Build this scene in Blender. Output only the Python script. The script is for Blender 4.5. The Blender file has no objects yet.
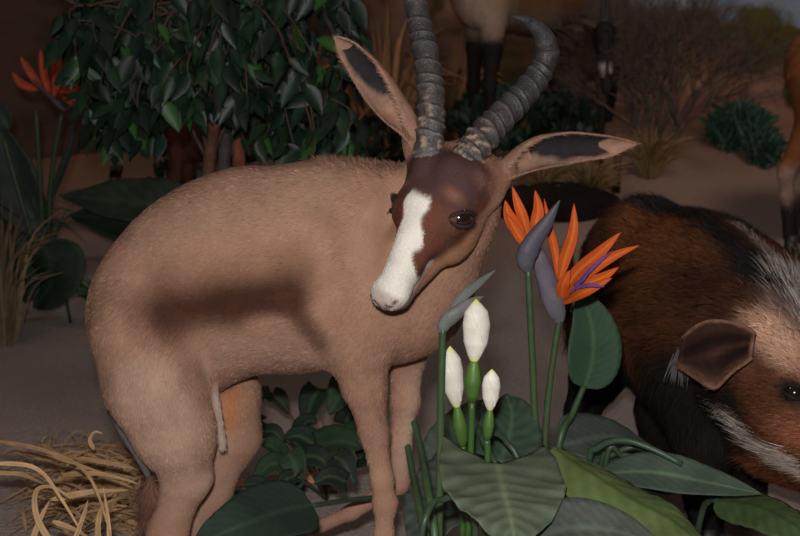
import bpy, math, random
import numpy as np
from mathutils import Vector

rnd = random.Random(7)
rng = np.random.default_rng(11)
scene = bpy.context.scene
COL = scene.collection

# ------------------------------------------------------------------ camera
CAM = np.array([0.0, 0.0, 1.15]); PITCH = math.radians(14); FPX = 1100.0
cd = bpy.data.cameras.new('camera'); cam = bpy.data.objects.new('camera', cd); COL.objects.link(cam)
cam.location = CAM; cam.rotation_euler = (math.pi/2 - PITCH, 0, 0)
cd.sensor_width = 36; cd.lens = FPX/800*36; cd.clip_start = .05; cd.clip_end = 60
cd.dof.use_dof = True; cd.dof.focus_distance = 1.75; cd.dof.aperture_fstop = 6.5
scene.camera = cam

# ------------------------------------------------------------------ light
w = bpy.data.worlds.new('world'); scene.world = w; w.use_nodes = True
bg = w.node_tree.nodes['Background']; bg.inputs[0].default_value = (1.0, .86, .80, 1); bg.inputs[1].default_value = 0.03
fl = bpy.data.lights.new('camera_flash', 'AREA'); fl.shape = 'RECTANGLE'; fl.size = .07; fl.size_y = .035
fl.energy = 32; fl.color = (1.0, .96, .93)
flo = bpy.data.objects.new('camera_flash', fl); COL.objects.link(flo)
flo.location = (-.035, .02, 1.28); flo.rotation_euler = (math.pi/2 - PITCH, 0, 0)
def gallery(loc, target, e, col, size=.5):                      # dim ceiling spots of the diorama
    l = bpy.data.lights.new('ceiling_spot', 'AREA'); l.shape = 'DISK'; l.size = size; l.energy = e; l.color = col
    o = bpy.data.objects.new('ceiling_spot', l); COL.objects.link(o); o.location = loc
    o.rotation_euler = (Vector(target) - Vector(loc)).to_track_quat('-Z', 'Y').to_euler()
gallery((1.8, 2.8, 3.0), (2.2, 5.8, .6), 20, (1, .82, .72), .7)
gallery((-1.5, 2.6, 3.0), (-.6, 5.6, .3), 6, (1, .70, .56), .6)
vs = scene.view_settings
vs.view_transform = 'Standard'; vs.look = 'None'; vs.exposure = 0.0; vs.gamma = 1.0; vs.use_curve_mapping = False

# ------------------------------------------------------------------ geometry helpers
F_ = np.array([0, math.cos(PITCH), -math.sin(PITCH)]); R_ = np.array([1., 0, 0]); U_ = np.array([0, math.sin(PITCH), math.cos(PITCH)])
def W(px, py, Y):                                               # the point at world distance Y seen at (px, py)
    d = F_ + (px-400)/FPX*R_ + (268-py)/FPX*U_
    return CAM + d*(Y/d[1])
def PX(Y): return FPX/Y                                         # pixels per metre at Y (rough)
def ground_z(x, y):
    s = np.clip((y-3.3)/3.4, 0, 1)
    z = (.50+.12*np.clip(x/2, -1, 1))*s**1.25
    z = z + .010*np.sin(x*3.1+y*1.3)*np.cos(y*2.7-x) + .004*np.sin(x*9+1)*np.sin(y*8)
    z = z + .05*np.clip((y-3.6)/2, 0, 1)*np.sin(x*1.3+.6)
    return z
def G(px, py):                                                  # the point of the ground seen at (px, py)
    d = F_ + (px-400)/FPX*R_ + (268-py)/FPX*U_
    t = 1.0
    while t < 8:
        p = CAM + d*t
        if p[2] <= ground_z(p[0], p[1]): return p
        t += .01
    return CAM + d*6
def onground(x, y): return np.array([x, y, float(ground_z(x, y))])
def WALL(px, py):                                               # the point of the painted wall seen at (px, py)
    d = F_ + (px-400)/FPX*R_ + (268-py)/FPX*U_
    t = 3.0
    while t < 9:
        p = CAM + d*t
        if (p[0]/5.29)**2 + ((p[1]-2.2)/4.2)**2 >= 1: break
        t += .01
    return p
def surf_pt(P, px, py):                                         # the point of a body nearest the viewer at (px, py)
    D = P-CAM; z = D@F_; x = 400+FPX*(D@R_)/z; y = 268-FPX*(D@U_)/z
    h = np.hypot(x-px, y-py); m = h < max(4, h.min()+2); i = np.where(m)[0]; return P[i[np.argmin(z[i])]]
def nz(v):
    v = np.asarray(v, float); return v/(np.linalg.norm(v, axis=-1, keepdims=True)+1e-12)
def spl(pts, n):                                                # Catmull-Rom through any-dimensional points
    P = np.array(pts, float); m = len(P)
    if m == 2: return P[0] + np.linspace(0, 1, n)[:, None]*(P[1]-P[0])
    Q = np.vstack([2*P[0]-P[1], P, 2*P[-1]-P[-2]])
    out = []
    for s in np.linspace(0, m-1-1e-9, n):
        i = int(s); t = s-i; a, b, c, d = Q[i], Q[i+1], Q[i+2], Q[i+3]
        out.append(.5*((2*b)+(c-a)*t+(2*a-5*b+4*c-d)*t*t+(3*b-a-3*c+d)*t**3))
    return np.array(out)

ROOT = {}
def props(o, label=None, cat=None, group=None, kind=None):
    if label: o['label'] = label
    if cat: o['category'] = cat
    if group: o['group'] = group
    if kind: o['kind'] = kind
    return o
def thing(name, label, cat, loc, group=None):
    o = bpy.data.objects.new(name, None); COL.objects.link(o); o.location = loc; o.empty_display_size = .05
    ROOT[o] = np.array(loc, float); return props(o, label, cat, group)
class MB:
    def __init__(s): s.v = []; s.f = []; s.c = []; s.n = 0
    def add(s, v, f, c=(1, 1, 1)):
        v = np.asarray(v, float); c = np.asarray(c, float)
        if c.ndim == 1: c = np.tile(c, (len(v), 1))
        s.v.append(v); s.c.append(c); f = [tuple(i+s.n for i in q) for q in f]; s.f += f; s.n += len(v)
    def tube(s, pts, rad, n=8, col=(1, 1, 1), flat=1.0, cap=True):
        P = np.asarray(pts, float); m = len(P); rad = np.broadcast_to(np.asarray(rad, float), (m,)) if np.ndim(rad) == 0 else np.asarray(rad, float)
        T = nz(np.gradient(P, axis=0)); up = np.array([0, 0, 1.]) if abs(T[0][2]) < .9 else np.array([0, 1., 0])
        A = []; a = nz(np.cross(T[0], up))
        for i in range(m): a = nz(a - T[i]*np.dot(a, T[i])); A.append(a)
        A = np.array(A); B = np.cross(T, A)
        th = np.linspace(0, 2*math.pi, n, endpoint=False)
        V = P[:, None] + rad[:, None, None]*(np.cos(th)[None, :, None]*A[:, None] + flat*np.sin(th)[None, :, None]*B[:, None])
        V = V.reshape(-1, 3); f = []
        for i in range(m-1):
            for j in range(n): k = (j+1) % n; f.append((i*n+j, i*n+k, (i+1)*n+k, (i+1)*n+j))
        if cap: f.append(tuple(range(n))[::-1]); f.append(tuple((m-1)*n+j for j in range(n)))
        c = np.asarray(col, float)
        if c.ndim == 2: c = np.repeat(c, n, axis=0)
        s.add(V, f, c)
    def ball(s, c, r, col=(1, 1, 1), n=12, m=None):
        m = m or n//2+2; v = []; f = []; r = np.broadcast_to(np.asarray(r, float), (3,))
        for i in range(m+1):
            a = math.pi*i/m
            for j in range(n): b = 2*math.pi*j/n; v.append((math.sin(a)*math.cos(b), math.sin(a)*math.sin(b), math.cos(a)))
        for i in range(m):
            for j in range(n): k = (j+1) % n; f.append((i*n+j, (i+1)*n+j, (i+1)*n+k, i*n+k))
        s.add(np.array(v)*r+np.asarray(c), f, col)
    def build(s, name, mt, parent=None, origin=None, smooth=True, thick=0):
        V = np.concatenate(s.v); C = np.concatenate(s.c)
        return raw(name, V, s.f, C, mt, parent, origin, smooth, thick)
def raw(name, V, Fc, C, mt, parent=None, origin=None, smooth=True, thick=0):
    if parent is not None: org = ROOT[parent]
    elif origin is None:
        org = np.array([(V[:, 0].min()+V[:, 0].max())/2, (V[:, 1].min()+V[:, 1].max())/2, V[:, 2].min()])
    else: org = np.asarray(origin, float)
    me = bpy.data.meshes.new(name)
    if isinstance(Fc, np.ndarray): fast_mesh(me, V-org, Fc)
    else: me.from_pydata((V-org).tolist(), [], Fc)
    if C is not None:
        a = me.color_attributes.new('Col', 'FLOAT_COLOR', 'POINT')
        a.data.foreach_set('color', np.hstack([np.clip(C, 0, 1), np.ones((len(V), 1))]).astype(np.float32).ravel())
    if smooth: me.polygons.foreach_set('use_smooth', np.ones(len(me.polygons), bool))
    me.materials.append(mt); me.update()
    o = bpy.data.objects.new(name, me); COL.objects.link(o)
    if parent is not None: o.parent = parent
    else: o.location = org
    ROOT[o] = org
    if thick:
        md = o.modifiers.new('thickness', 'SOLIDIFY'); md.thickness = thick; md.offset = 0
    return o
def fast_mesh(me, V, Fc):                                       # Fc: (n, k) faces of one size
    n, k = Fc.shape
    me.vertices.add(len(V)); me.vertices.foreach_set('co', V.astype(np.float32).ravel())
    me.loops.add(n*k); me.loops.foreach_set('vertex_index', Fc.astype(np.int32).ravel())
    me.polygons.add(n); me.polygons.foreach_set('loop_start', np.arange(0, n*k, k, dtype=np.int32))
    try: me.polygons.foreach_set('loop_total', np.full(n, k, np.int32))
    except Exception: pass
    me.update(calc_edges=True)

# ------------------------------------------------------------------ materials
def mat(name, rough=.7, spec=.3, nscale=60, namt=.25, bump=.0, bscale=200, vc=True, color=(1, 1, 1), coat=0, sheen=0, stretch=None, trans=0):
    m = bpy.data.materials.new(name); m.use_nodes = True; nt = m.node_tree; N = nt.nodes; L = nt.links
    b = N['Principled BSDF']; b.inputs['Roughness'].default_value = rough; b.inputs['Specular IOR Level'].default_value = spec
    tc = N.new('ShaderNodeTexCoord'); src = tc.outputs['Object']
    if stretch:
        mp = N.new('ShaderNodeMapping'); mp.inputs['Scale'].default_value = stretch; L.new(src, mp.inputs[0]); src = mp.outputs[0]
    if vc:
        a = N.new('ShaderNodeVertexColor'); a.layer_name = 'Col'; cs = a.outputs[0]
    else:
        a = N.new('ShaderNodeRGB'); a.outputs[0].default_value = (*color, 1); cs = a.outputs[0]
    n = N.new('ShaderNodeTexNoise'); n.inputs['Scale'].default_value = nscale; n.inputs['Detail'].default_value = 4; L.new(src, n.inputs['Vector'])
    mr = N.new('ShaderNodeMapRange'); mr.inputs[1].default_value = .3; mr.inputs[2].default_value = .7
    mr.inputs[3].default_value = 1-namt; mr.inputs[4].default_value = 1+namt; L.new(n.outputs[0], mr.inputs[0])
    mx = N.new('ShaderNodeVectorMath'); mx.operation = 'SCALE'; L.new(cs, mx.inputs[0]); L.new(mr.outputs[0], mx.inputs['Scale'])
    L.new(mx.outputs[0], b.inputs['Base Color'])
    if bump:
        n2 = N.new('ShaderNodeTexNoise'); n2.inputs['Scale'].default_value = bscale; n2.inputs['Detail'].default_value = 5; L.new(src, n2.inputs['Vector'])
        bp = N.new('ShaderNodeBump'); bp.inputs['Strength'].default_value = 1; bp.inputs['Distance'].default_value = bump
        L.new(n2.outputs[0], bp.inputs['Height']); L.new(bp.outputs[0], b.inputs['Normal'])
    if coat: b.inputs['Coat Weight'].default_value = coat; b.inputs['Coat Roughness'].default_value = .15
    if sheen: b.inputs['Sheen Weight'].default_value = sheen
    if trans: b.inputs['Transmission Weight'].default_value = trans
    return m
M_SKIN = mat('short_coat', .75, .15, 25, .12, .0012, 420)
M_FUR = mat('fur_strands', .75, .07, 40, .12)
M_HORN = mat('horn', .48, .45, 90, .35, .002, 260)
M_EAR = mat('ear_skin', .8, .2, 80, .2, .001, 500)
M_EYE = mat('glass_eye', .06, .9, 60, .2, coat=1)
M_LEAF = mat('plant_leaf', .55, .35, 22, .22, .0008, 160)
M_SILK = mat('fabric_leaf', .68, .3, 18, .2, .0006, 500)
M_GLOSS = mat('glossy_leaf', .42, .27, 30, .25)
M_STEM = mat('plant_stem', .45, .45, 40, .15)
M_PETAL = mat('petal', .6, .25, 40, .12, .0004, 300)
M_STRAW = mat('dry_straw', .7, .25, 30, .2)
M_BARK = mat('bark', .8, .25, 30, .35, .006, 60)
M_MOUND = mat('mound', .85, .2, 8, .3, .012, 25)
M_HOOF = mat('hoof', .45, .4, 60, .2)

# ------------------------------------------------------------------ implicit bodies
class SDF:
    def __init__(s, lo, hi, vox):
        s.lo = np.array(lo, float); s.vox = vox; s.n = np.ceil((np.array(hi)-s.lo)/vox).astype(int)+1
        s.V = np.full(tuple(s.n), .5, np.float32); s.comb = []
    def _box(s, mn, mx, pad):
        a = np.clip(np.floor((mn-pad-s.lo)/s.vox).astype(int), 0, s.n-1); b = np.clip(np.ceil((mx+pad-s.lo)/s.vox).astype(int)+1, 1, s.n)
        sl = tuple(slice(a[i], b[i]) for i in range(3))
        ax = [(s.lo[i]+np.arange(a[i], b[i])*s.vox).astype(np.float32) for i in range(3)]
        return sl, ax[0][:, None, None], ax[1][None, :, None], ax[2][None, None, :]
    def _mix(s, sl, d, k, sub):
        o = s.V[sl]
        if sub:
            d = -d; h = np.clip(.5-.5*(d-o)/-k, 0, 1) if False else np.clip(.5+.5*(d-o)/k, 0, 1)
            s.V[sl] = o*(1-h)+d*h + k*h*(1-h)
        else:
            h = np.clip(.5+.5*(o-d)/k, 0, 1); s.V[sl] = o*(1-h)+d*h - k*h*(1-h)
    def cone(s, a, b, ra, rb, k=.03, side=None, sq=1.0, sub=False):
        a = np.array(a, float); b = np.array(b, float); R = max(ra, rb)
        sl, X, Y, Z = s._box(np.minimum(a, b)-R, np.maximum(a, b)+R, k+2*s.vox)
        ba = b-a; L2 = max(float(ba@ba), 1e-9); px, py, pz = X-a[0], Y-a[1], Z-a[2]
        t = np.clip((px*ba[0]+py*ba[1]+pz*ba[2])/L2, 0, 1); ox, oy, oz = px-t*ba[0], py-t*ba[1], pz-t*ba[2]
        d2 = ox*ox+oy*oy+oz*oz
        if side is not None:
            n = nz(side); q = ox*n[0]+oy*n[1]+oz*n[2]; d2 = d2 + q*q*(1/sq**2-1)
        d = np.sqrt(d2)-(ra+(rb-ra)*t)
        if side is not None: d = d*(.5+.5*min(1, sq))
        s._mix(sl, d.astype(np.float32), k, sub); s.comb.append((a, b, max(ra, rb)))
    def chain(s, pts, rad, k=.03, side=None, sq=1.0):
        for i in range(len(pts)-1): s.cone(pts[i], pts[i+1], rad[i], rad[i+1], k, side, sq)
    def ell(s, c, r, k=.03, M=None, sub=False):
        c = np.array(c, float); r = np.array(r, float); M = np.eye(3) if M is None else np.asarray(M); R = r.max()
        sl, X, Y, Z = s._box(c-R, c+R, k+2*s.vox); px, py, pz = X-c[0], Y-c[1], Z-c[2]
        q = [px*M[i][0]+py*M[i][1]+pz*M[i][2] for i in range(3)]
        k0 = np.sqrt(sum((q[i]/r[i])**2 for i in range(3))); k1 = np.sqrt(sum((q[i]/r[i]**2)**2 for i in range(3)))+1e-9
        s._mix(sl, (k0*(k0-1)/k1).astype(np.float32), k, sub)
    def mesh(s, smooth=2):
        V = s.V; ins = V < 0; n = V.shape
        c = np.zeros(tuple(np.array(n)-1), np.int8)
        for dx in (0, 1):
            for dy in (0, 1):
                for dz in (0, 1): c += ins[dx:n[0]-1+dx, dy:n[1]-1+dy, dz:n[2]-1+dz]
        act = np.argwhere((c > 0) & (c < 8)); idx = np.full(c.shape, -1, np.int32); idx[tuple(act.T)] = np.arange(len(act))
        acc = np.zeros((len(act), 3)); cnt = np.zeros(len(act))
        cor = [(x, y, z) for x in (0, 1) for y in (0, 1) for z in (0, 1)]
        vals = {q: V[act[:, 0]+q[0], act[:, 1]+q[1], act[:, 2]+q[2]].astype(float) for q in cor}
        for q in cor:
            for ax in range(3):
                if q[ax]: continue
                p = list(q); p[ax] = 1; p = tuple(p); a, b = vals[q], vals[p]; m = (a < 0) != (b < 0)
                t = a[m]/(a[m]-b[m]); P = np.tile(np.array(q, float), (m.sum(), 1)); P[:, ax] = t
                acc[m] += P; cnt[m] += 1
        P = s.lo + (act + acc/cnt[:, None])*s.vox
        quads = []
        for ax in range(3):
            u, v = (ax+1) % 3, (ax+2) % 3
            sa = [slice(None)]*3; sb = [slice(None)]*3; sa[ax] = slice(0, n[ax]-1); sb[ax] = slice(1, n[ax])
            A = ins[tuple(sa)]; B = ins[tuple(sb)]
            e = np.argwhere(A != B); e = e[(e[:, u] > 0) & (e[:, v] > 0) & (e[:, u] < n[u]-1) & (e[:, v] < n[v]-1)]
            if not len(e): continue
            fl_ = A[tuple(e.T)]
            def at(du, dv): g = e.copy(); g[:, u] -= du; g[:, v] -= dv; return idx[tuple(g.T)]
            q = np.stack([at(0, 0), at(1, 0), at(1, 1), at(0, 1)], 1)
            q[~fl_] = q[~fl_][:, ::-1]; quads.append(q)
        Q = np.concatenate(quads); Q = Q[(Q >= 0).all(1)]
        for _ in range(smooth):                                 # Laplacian relax
            S = np.zeros_like(P); k = np.zeros(len(P))
            for i in range(4):
                a, b = Q[:, i], Q[:, (i+1) % 4]
                for d in range(3): S[:, d] += np.bincount(a, P[b, d], len(P)) + np.bincount(b, P[a, d], len(P))
                k += np.bincount(a, minlength=len(P)) + np.bincount(b, minlength=len(P))
            P = P*.5 + .5*S/np.maximum(k, 1)[:, None]
        return P, Q
    def flow(s, P):                                             # hair direction field from the bones, each laid a -> b
        D = np.zeros_like(P); 
        for a, b, r in s.comb:
            ba = b-a; t = np.clip((P-a)@ba/max(ba@ba, 1e-9), 0, 1); d = np.linalg.norm(P-a-t[:, None]*ba, axis=1)-r
            D += np.exp(-np.maximum(d, 0)/.02)[:, None]*nz(ba)
        return nz(D)
def capd(P, a, b, sy=1.0):
    S = np.array([1, sy, 1.]); a = np.array(a, float)*S; b = np.array(b, float)*S; Q = P*S; ba = b-a
    t = np.clip((Q-a)@ba/max(ba@ba, 1e-9), 0, 1); return np.linalg.norm(Q-a-t[:, None]*ba, axis=1)
def blend(C, P, a, b, r, col, w=1.0, soft=.5, sy=1.0, jit=None):
    d = capd(P, a, b, sy)/r
    if jit is not None: d = d + jit
    t = np.clip((1-d)/soft, 0, 1); t = (t*t*(3-2*t))*w
    return C*(1-t[:, None]) + np.array(col)*t[:, None]
def vnoise(P, sc, seed=0):                                      # cheap smooth noise, about -1..1
    r = np.random.default_rng(seed); o = np.zeros(len(P))
    for i in range(7): o += np.sin(P@(r.normal(size=3)*sc)+r.uniform(0, 6.28))
    return o/3.2
def mnorm(P, Q):
    n = np.cross(P[Q[:, 2]]-P[Q[:, 0]], P[Q[:, 3]]-P[Q[:, 1]]); return n
def fur(name, P, Q, C, flow, num, length, width, parent, lift=.25, droop=0, mt=None, mask=None, jitter=.35, bright=.22, label=None):
    """Tapering ribbon hairs rooted all over a skin; one object."""
    n = mnorm(P, Q); ar = np.linalg.norm(n, axis=1); cen = P[Q].mean(1)
    wgt = ar.copy()
    if mask is not None: wgt = wgt*mask(cen)
    f = rng.choice(len(Q), num, p=wgt/wgt.sum()); uv = rng.random((num, 2)); q = P[Q[f]]
    p = (q[:, 0]*(1-uv[:, :1])+q[:, 1]*uv[:, :1])*(1-uv[:, 1:])+(q[:, 3]*(1-uv[:, :1])+q[:, 2]*uv[:, :1])*uv[:, 1:]
    N = nz(n[f]); c = C[Q[f, 0]]*(1+rng.normal(0, bright, (num, 1)))
    D = flow(p) + rng.normal(0, jitter, (num, 3)); D = nz(D - N*(D*N).sum(1, keepdims=True))
    Ln = (length(p) if callable(length) else np.full(num, length))*rng.uniform(.6, 1.2, num)
    lf = lift*rng.uniform(.5, 1.5, (num, 1)); S = nz(np.cross(D, N)+N*rng.normal(0, .3, (num, 1)))*width/2
    m_ = p + (D + N*lf)*Ln[:, None]*.5; t_ = p + (D + N*lf*.9)*Ln[:, None] + np.array([0, 0, -1.])*droop*Ln[:, None]
    root = p - N*.002
    V = np.stack([root-S, root+S, m_+S*.8, m_-S*.8, t_+S*.15, t_-S*.15], 1).reshape(-1, 3)
    b = np.arange(num)[:, None]*6
    Fq = np.concatenate([b+np.array([[0, 1, 2, 3]]), b+np.array([[3, 2, 4, 5]])])
    c6 = np.repeat(c, 6, axis=0)
    o = raw(name, V, Fq, c6, mt or M_FUR, parent); o['kind'] = 'stuff'
    if label: o['label'] = label
    return o

# ------------------------------------------------------------------ leaves
def prof(kind, u):
    if kind == 'lance': return np.sin(np.pi*np.clip(u, 0, 1)**.75)**.85
    if kind == 'paddle': return np.clip(np.sin(np.pi*np.clip(u, 0, 1)**.8), 0, 1)**.5*(1-.15*u)
    if kind == 'heart': return np.where(u < .25, .86+.14*np.sin(u/.25*np.pi/2), np.cos((u-.25)/.75*np.pi/2)**.72)
    if kind == 'blade': return np.minimum(1, 5*u+.3)*(1-u)**.6
    if kind == 'fig': return np.where(u < .4, np.sin(u/.4*np.pi/2)**.8, np.cos((u-.4)/.6*np.pi/2)**1.2)
    if kind == 'petal': return np.sin(np.pi*np.clip(u, 0.02, 1)**.9)**.8*.9+.12*(1-u)
def leaf(mb, pts, width, kind='lance', nh=(0, -1, .8), cup=.15, wave=0, waves=6, col=(.05, .12, .05), rib=(.12, .2, .1), veins=0, vd=.007, vc=.25, nu=20, nv=8, lobe=0, twist=0, edge=None, fold=None):
    sp = spl(pts, nu+1); T = nz(np.gradient(sp, axis=0)); nh = np.asarray(nh, float)
    u = np.linspace(0, 1, nu+1); s = np.linspace(-1, 1, nv+1)
    nhv = np.tile(nh, (nu+1, 1)); S = nz(np.cross(T, nhv)); N = np.cross(S, T)
    if twist:
        a = twist*u[:, None]; S, N = S*np.cos(a)+N*np.sin(a), N*np.cos(a)-S*np.sin(a)
    wd = prof(kind, u)*width/2
    U, SS = np.meshgrid(u, s, indexing='ij'); A = np.abs(SS)
    off = cup*A**1.6*wd[:, None] + wave*A*np.sin(U*waves*6.28+SS*1.5)*width*.5
    if veins: off = off + vd*width*np.sin((U*veins - A*veins*.22)*6.28)*(A > .06)
    V = sp[:, None] + S[:, None]*(SS*wd[:, None])[..., None] + N[:, None]*off[..., None]
    if lobe: V = V - T[:, None]*(lobe*width*(A**1.5)*np.clip(1-U*3.2, 0, 1))[..., None]
    c = np.tile(np.array(col, float), (nu+1, nv+1, 1)); k = np.ones_like(U)
    if veins: k = 1 + vc*np.clip(np.sin((U*veins-A*veins*.22)*6.28), -.4, 1)
    c = c*k[..., None]
    rb = np.clip(1-A/.10, 0, 1)[..., None]; c = c*(1-rb)+np.array(rib)*rb
    if edge is not None:
        e = np.clip((A-.82)/.18, 0, 1)[..., None]; c = c*(1-e)+np.array(edge)*e
    m = nv+1; f = [(i*m+j, i*m+j+1, (i+1)*m+j+1, (i+1)*m+j) for i in range(nu) for j in range(nv)]
    mb.add(V.reshape(-1, 3), f, c.reshape(-1, 3))

def solid(sdf, smooth=2):
    P, Q = sdf.mesh(smooth)
    v = np.einsum('ij,ij->i', P[Q[:, 0]], np.cross(P[Q[:, 1]], P[Q[:, 2]])).sum()
    return P, (Q if v > 0 else Q[:, ::-1].copy())

# ================================================================== SETTING
def build_setting():
    # ground sheet: sand that climbs to the painted wall
    xs = np.linspace(-5.5, 5.5, 150); ys = np.concatenate([np.linspace(-.6, 3.2, 90), np.linspace(3.25, 6.6, 50)])
    X, Y = np.meshgrid(xs, ys, indexing='ij'); Z = ground_z(X, Y)
    V = np.stack([X, Y, Z], -1).reshape(-1, 3); m = len(ys)
    i, j = np.meshgrid(np.arange(len(xs)-1), np.arange(m-1), indexing='ij'); b = (i*m+j).ravel()
    Q = np.stack([b, b+m, b+m+1, b+1], 1)
    mt = bpy.data.materials.new('sand'); mt.use_nodes = True; nt = mt.node_tree; N = nt.nodes; L = nt.links
    bs = N['Principled BSDF']; bs.inputs['Roughness'].default_value = .9; bs.inputs['Specular IOR Level'].default_value = .15
    tc = N.new('ShaderNodeTexCoord')
    def noise(sc, det=5):
        n = N.new('ShaderNodeTexNoise'); n.inputs['Scale'].default_value = sc; n.inputs['Detail'].default_value = det; L.new(tc.outputs['Object'], n.inputs['Vector']); return n
    n1 = noise(1.3); r = N.new('ShaderNodeValToRGB'); L.new(n1.outputs[0], r.inputs[0])
    r.color_ramp.elements[0].position = .35; r.color_ramp.elements[0].color = (.29, .248, .232, 1)
    r.color_ramp.elements[1].position = .7; r.color_ramp.elements[1].color = (.38, .30, .262, 1)
    n2 = noise(240, 6); mr = N.new('ShaderNodeMapRange'); mr.inputs[1].default_value = .3; mr.inputs[2].default_value = .7; mr.inputs[3].default_value = .68; mr.inputs[4].default_value = 1.3; L.new(n2.outputs[0], mr.inputs[0])
    sx = N.new('ShaderNodeSeparateXYZ'); L.new(tc.outputs['Object'], sx.inputs[0])
    g = N.new('ShaderNodeMapRange'); g.inputs[1].default_value = 4.0; g.inputs[2].default_value = 6.4; L.new(sx.outputs[1], g.inputs[0])
    mixr = N.new('ShaderNodeMix'); mixr.data_type = 'RGBA'; L.new(g.outputs[0], mixr.inputs[0]); L.new(r.outputs[0], mixr.inputs[6]); mixr.inputs[7].default_value = (.46, .25, .15, 1)
    sc = N.new('ShaderNodeVectorMath'); sc.operation = 'SCALE'; L.new(mixr.outputs[2], sc.inputs[0]); L.new(mr.outputs[0], sc.inputs['Scale'])
    L.new(sc.outputs[0], bs.inputs['Base Color'])
    n3 = noise(130, 8); bp = N.new('ShaderNodeBump'); bp.inputs['Distance'].default_value = .006; bp.inputs['Strength'].default_value = .9; L.new(n3.outputs[0], bp.inputs['Height']); L.new(bp.outputs[0], bs.inputs['Normal'])
    raw('floor', V, Q, None, mt, origin=(0, 0, 0))['kind'] = 'structure'
    # painted backdrop: a cove wall behind the sand
    th = np.linspace(-1.25, 1.25, 90); zs = np.linspace(-.1, 3.2, 40); V = []
    for t in th:
        x = 4.6*math.sin(t)*1.15; y = 2.2+4.2*math.cos(t)
        for z in zs: V.append((x, y, z))
    V = np.array(V); m = len(zs); i, j = np.meshgrid(np.arange(len(th)-1), np.arange(m-1), indexing='ij'); b = (i*m+j).ravel()
    mt = bpy.data.materials.new('painted_savannah'); mt.use_nodes = True; nt = mt.node_tree; N = nt.nodes; L = nt.links
    bs = N['Principled BSDF']; bs.inputs['Roughness'].default_value = .9; bs.inputs['Specular IOR Level'].default_value = .1
    tc = N.new('ShaderNodeTexCoord'); sx = N.new('ShaderNodeSeparateXYZ'); L.new(tc.outputs['Object'], sx.inputs[0])
    mp = N.new('ShaderNodeMapping'); mp.inputs['Scale'].default_value = (1, 1, 3.2); L.new(tc.outputs['Object'], mp.inputs[0])
    def wn(sc, src): n = N.new('ShaderNodeTexNoise'); n.inputs['Scale'].default_value = sc; n.inputs['Detail'].default_value = 5; L.new(src, n.inputs['Vector']); return n.outputs[0]
    land = N.new('ShaderNodeValToRGB'); L.new(wn(1.1, mp.outputs[0]), land.inputs[0]); e = land.color_ramp.elements
    e[0].position = .34; e[0].color = (.10, .055, .025, 1); e[1].position = .66; e[1].color = (.42, .24, .16, 1)
    x_ = land.color_ramp.elements.new(.47); x_.color = (.30, .155, .105, 1)
    scr = N.new('ShaderNodeValToRGB'); L.new(wn(3.5, tc.outputs['Object']), scr.inputs[0]); e = scr.color_ramp.elements
    e[0].position = .52; e[0].color = (0, 0, 0, 1); e[1].position = .60; e[1].color = (1, 1, 1, 1)
    # scrub painted only where the land is high, or far to the left
    hz = N.new('ShaderNodeMapRange'); hz.inputs[1].default_value = .62; hz.inputs[2].default_value = .95; hz.inputs[3].default_value = 0; hz.inputs[4].default_value = .9; L.new(sx.outputs[2], hz.inputs[0])
    mu = N.new('ShaderNodeMath'); mu.operation = 'MULTIPLY'; L.new(scr.outputs[0], mu.inputs[0]); L.new(hz.outputs[0], mu.inputs[1])
    m1 = N.new('ShaderNodeMix'); m1.data_type = 'RGBA'; L.new(mu.outputs[0], m1.inputs[0]); L.new(land.outputs[0], m1.inputs[6]); m1.inputs[7].default_value = (.07, .075, .02, 1)
    # sky line: hills with noise
    ad = N.new('ShaderNodeMath'); ad.operation = 'MULTIPLY_ADD'; L.new(wn(.8, tc.outputs['Object']), ad.inputs[0]); ad.inputs[1].default_value = .22
    tl_ = N.new('ShaderNodeMath'); tl_.operation = 'MULTIPLY_ADD'; L.new(sx.outputs[0], tl_.inputs[0]); tl_.inputs[1].default_value = .10; L.new(sx.outputs[2], tl_.inputs[2]); L.new(tl_.outputs[0], ad.inputs[2])
    sk = N.new('ShaderNodeMapRange'); sk.inputs[1].default_value = 1.275; sk.inputs[2].default_value = 1.295; L.new(ad.outputs[0], sk.inputs[0])
    sky = N.new('ShaderNodeValToRGB'); L.new(wn(2.0, mp.outputs[0]), sky.inputs[0]); e = sky.color_ramp.elements
    e[0].position = .4; e[0].color = (.25, .34, .47, 1); e[1].position = .62; e[1].color = (.42, .46, .50, 1)
    m2 = N.new('ShaderNodeMix'); m2.data_type = 'RGBA'; L.new(sk.outputs[0], m2.inputs[0]); L.new(m1.outputs[2], m2.inputs[6]); L.new(sky.outputs[0], m2.inputs[7])
    # shrubs painted on the wall
    nn = wn(9, tc.outputs['Object']); cur = m2.outputs[2]
    for px, py, rx, rz, cc in ((762, 27, .15, .13, (.12, .11, .03, 1)), (727, 34, .13, .07, (.10, .09, .025, 1)), (796, 45, .13, .08, (.10, .09, .03, 1)), (757, 62, .08, .08, (.09, .08, .025, 1)), (690, 22, .16, .07, (.11, .08, .04, 1)), (600, 14, .22, .05, (.09, .075, .03, 1)), (640, 20, .16, .05, (.09, .075, .03, 1)), (795, 95, .06, .10, (.05, .06, .02, 1))):
        c = WALL(px, py); sb = N.new('ShaderNodeVectorMath'); sb.operation = 'SUBTRACT'; L.new(tc.outputs['Object'], sb.inputs[0]); sb.inputs[1].default_value = c
        ml = N.new('ShaderNodeVectorMath'); ml.operation = 'MULTIPLY'; L.new(sb.outputs[0], ml.inputs[0]); ml.inputs[1].default_value = (1/rx, .5/rx, 1/rz)
        ln = N.new('ShaderNodeVectorMath'); ln.operation = 'LENGTH'; L.new(ml.outputs[0], ln.inputs[0])
        a2 = N.new('ShaderNodeMath'); a2.operation = 'MULTIPLY_ADD'; L.new(nn, a2.inputs[0]); a2.inputs[1].default_value = 1.3; L.new(ln.outputs['Value'], a2.inputs[2])
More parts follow.
